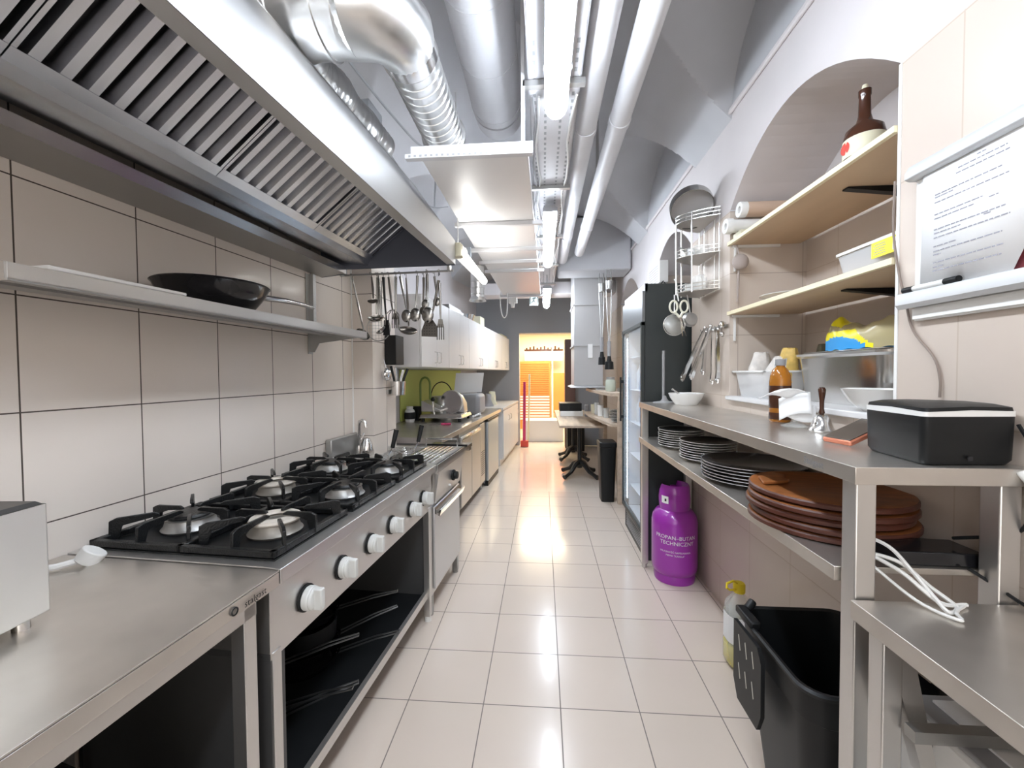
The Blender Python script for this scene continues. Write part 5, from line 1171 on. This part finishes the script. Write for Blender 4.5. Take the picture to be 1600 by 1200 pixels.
# ================================================================ FAR RIGHT
t=thing('bar_counter','curved light wooden shelf counter with an upright wooden end panel','counter',(.9,5,0))
def cpoly(x0,x1,n=8):
    return [(1.07,4.46)]+[(lerp(x0,x1,math.sin(pi/2*i/n)),lerp(4.46,5.95,i/n)) for i in range(n+1)]+[(1.07,5.95)]
b=B(); b.prism(cpoly(.73,.62),2,1.165,1.20); obj('top',b,WOODE if 0 else WOODG,t)
b=B(); b.prism(cpoly(.735,.60),2,.835,.865); obj('lower_shelf',b,WOODG,t)
b=B(); b.box(.80,1.07,4.44,4.48,0,1.165); obj('end_panel',b,WOODG,t,bevel=.003)
b=B(); b.box(.85,.9,5.8,5.84,0,1.165); obj('rear_support',b,WOODG,t)
p=None
for s_,(x,y,n,r) in enumerate(((.84,4.62,9,.075),(.86,4.86,7,.08))):
    for k in range(n):
        z=.866+k*.016
        b=B(); b.lathe([(.001,0),(r*.5,0),(r,.013),(r,.0155),(.001,.006)],(x,y,z),20)
        solo('plate',b,STEELD if k%2 else CERAM,'small plate in the %s stack on the bar counter, %s from the bottom'%(('nearest','second')[s_],('first','second','third','fourth','fifth','sixth','seventh','eighth','ninth')[k]),'plate',(x,y,z),'small plates on the bar counter')
for i,(x,y,h,m,lb) in enumerate(((.78,5.1,.12,CLR,'clear glass nearest the plate stacks on the bar shelf'),(.74,5.3,.14,WHITE,'white cup in the middle of the bar shelf'),(.72,5.5,.16,CLR,'tall clear glass farther along the bar shelf'),(.70,5.7,.12,CREAM,'cream cup at the far end of the bar shelf'))):
    b=B(); b.lathe([(.001,0),(.035,0),(.04,h),(.037,h),(.032,.005),(.001,.005)],(x,y,.866),18); solo('cup',b,m,lb,'cup',(x,y,.866))
t=thing('storage_jar','pale green lidded jar on top of the bar counter','jar',(.78,4.9,1.2))
b=B(); b.lathe([(.001,0),(.055,0),(.06,.01),(.06,.12),(.045,.14),(.001,.14)],(.80,4.9,1.201),20); obj('jar_body',b,mat('jar_glass',(.62,.68,.58),.2,alpha=.8),t)
b=B(); b.cyl((.80,4.9,1.341),(.80,4.9,1.37),.05,seg=20); obj('lid',b,STEELD,t)
b=B(); b.box(.90,1.0,4.6,4.62,1.201,1.40); solo('menu_card',b,PAPER,'white card standing on the bar counter beside the fridge','card',(.95,4.6,1.2))
b=B(); b.box(.68,.80,5.3,5.6,1.201,1.215); b.box(.88,.98,4.75,4.9,1.201,1.24); solo('serving_tray',b,STEELD,'dark low trays on top of the bar counter','tray',(.8,5.2,1.2))
for k,(x,y,z0,r) in enumerate(((.80,5.0,1.46,.055),(.735,5.15,1.52,.045))):
    t=thing('pendant_lamp','%s pendant heat lamp on cords above the bar counter'%('larger and lower','smaller and higher')[k],'lamp',(x,y,z0),'heat lamps over the bar')
    b=B(); b.lathe([(.001,.16),(.02,.16),(.028,.10),(r*.9,.09),(r,.0),(r-.004,.0),(r*.8,.08),(.001,.085)],(x,y,z0),22); obj('shade',b,BLK,t)
    b=B(); b.cyl((x,y,z0+.16),(x,y,z0+.34),.022,seg=12); obj('reel_body',b,GREYPL,t)
    for dx in (-.02,.02):
        b=B(); b.tube(cm([(x+dx*.3,y,z0+.34),(x+dx,y,z0+.6),(x+dx*1.6,y+.02,2.48),(x+dx,y+.05,2.7)]),.006,6); obj('cord',b,STEELD,t)
    b=B(); b.cyl((x,y,2.42),(x,y,2.52),.03,.045,14); obj('ceiling_mount',b,STEELD,t)
t=thing('trash_bin','tall black rectangular bin in front of the bar counter end','bin',(.70,4.6,0))
b=B(); b.rbox(.71,4.62,.002,.60,.18,.26,.03,taper=.02); obj('bin_body',b,BLK,t)
b=B(); b.rbox(.71,4.62,.60,.66,.19,.27,.03); obj('lid',b,BLK,t,bevel=.01)
def ftable(y0,y1,label):
    t=thing('dining_table',label,'table',(.5,(y0+y1)/2,0))
    b=B(); b.box(.21,.78,y0,y1,.72,.75); obj('tabletop',b,WOODG,t,bevel=.003)
    cy=(y0+y1)/2-.1; cx=.50
    b=B(); b.lathe([(.035,.0),(.045,.05),(.03,.10),(.028,.55),(.04,.60),(.001,.60)],(cx,cy,.12),16); obj('column',b,IRON,t)
    for a in (45,135,225,315):
        c_,s_=math.cos(math.radians(a)),math.sin(math.radians(a))
        b=B(); b.tube([(cx,cy,.20),(cx+.09*c_,cy+.09*s_,.17),(cx+.17*c_,cy+.17*s_,.09),(cx+.27*c_,cy+.27*s_,.05),(cx+.31*c_,cy+.31*s_,.036)],[.045,.035,.028,.026,.034],8); obj('foot',b,IRON,t)
    b=B(); b.box(cx-.2,cx+.2,cy-.03,cy+.03,.70,.72); obj('top_plate',b,IRON,t)
ftable(5.22,6.25,'nearer wooden table on black cast iron pedestal feet'); ftable(6.28,7.4,'farther wooden table on a black pedestal, toward the doorway')
t=thing('tray_box','white box with a black tray on the far wooden table','box',(.45,6.4,.751))
b=B(); b.box(.27,.62,6.35,6.7,.751,.83); obj('box_body',b,WHITE,t,bevel=.006)
b=B(); b.box(.26,.60,6.36,6.72,.83,.95); obj('tray',b,BLK,t,bevel=.004)
b=B(); b.box(.64,.70,6.3,6.36,.751,.93); solo('sauce_bottle',b,GREYPL,'grey small block beside the white box on the far table','block',(.67,6.33,.751),bevel=.01)
b=B(); b.box(.42,.61,7.72,7.98,.002,2.05); solo('tall_cabinet',b,mat('dark_brown',(.10,.05,.04),.5),'dark brown tall cabinet at the right of the far doorway','cabinet',(.5,7.85,0),bevel=.006)
b=B(); b.box(.44,.75,7.42,7.7,.002,.55); solo('dark_crate',b,BLK,'dark crate on the floor behind the farther wooden table','crate',(.6,7.5,0),bevel=.01)
# room beyond
t=thing('broom','magenta broom handle standing at the left of the far doorway','broom',(-.33,7.85,0))
b=B(); b.tube([(-.36,7.86,.12),(-.35,7.92,1.25)],.028,8); obj('handle',b,PINK,t)
b=B(); b.box(-.43,-.28,7.82,7.9,.002,.12); obj('head',b,RED,t,bevel=.01)
b=B(); b.tube([(-.30,8.4,.02),(-.27,8.45,1.4)],.02,8); solo('mop_handle',b,CREAM,'pale pole leaning just inside the far doorway','pole',(-.3,8.4,0))
b=B(); b.box(-.42,.42,8.45,8.95,0,.44); solo('low_white_cabinet',b,WHITE,'low white cabinet just beyond the far doorway','cabinet',(0,8.7,0),bevel=.01)
t=thing('louvred_door','tall orange louvred cupboard in the warm room beyond','cupboard',(-.15,10.4,0))
b=B(); b.box(-.60,.20,10.38,10.5,0,1.72); obj('carcass',b,ORNG,t)
b=B()
for i in range(26): b.obox((-.2,10.372,.5+i*.046),(.72,0,0),(0,.012,-.02),(0,.003,.003))
obj('louvre',b,ORNG,t)
b=B()
for i in range(9): b.obox((-.2,10.36,.26+i*.07),(.74,0,0),(0,.014,-.04),(0,.003,.003))
obj('white_slats',b,WHT2,t)
t=thing('sliding_panel','tall orange panel with white edges right of the louvred cupboard','panel',(.4,10.35,0))
b=B(); b.box(.26,.55,10.3,10.34,.42,1.42); obj('panel',b,ORNG,t)
b=B(); b.box(.23,.26,10.28,10.36,.2,2.1); b.box(.55,.58,10.28,10.36,.2,2.1); obj('frame',b,WHITE,t)
b=B(); b.box(-.45,.5,10.4,10.5,1.73,2.0); solo('wall_banner',b,WHT2,'pale board above the orange louvred cupboard','board',(0,10.45,1.73))
b=B(); b.box(-.46,.52,10.385,10.395,1.98,2.02)
for i in range(10): b.box(-.42+i*.09,-.38+i*.09,10.385,10.395,2.02,2.06+.02*(i%3))
solo('hook_row',b,BROWNG,'row of small dark hooks high on the far warm wall','hooks',(0,10.39,2.0))
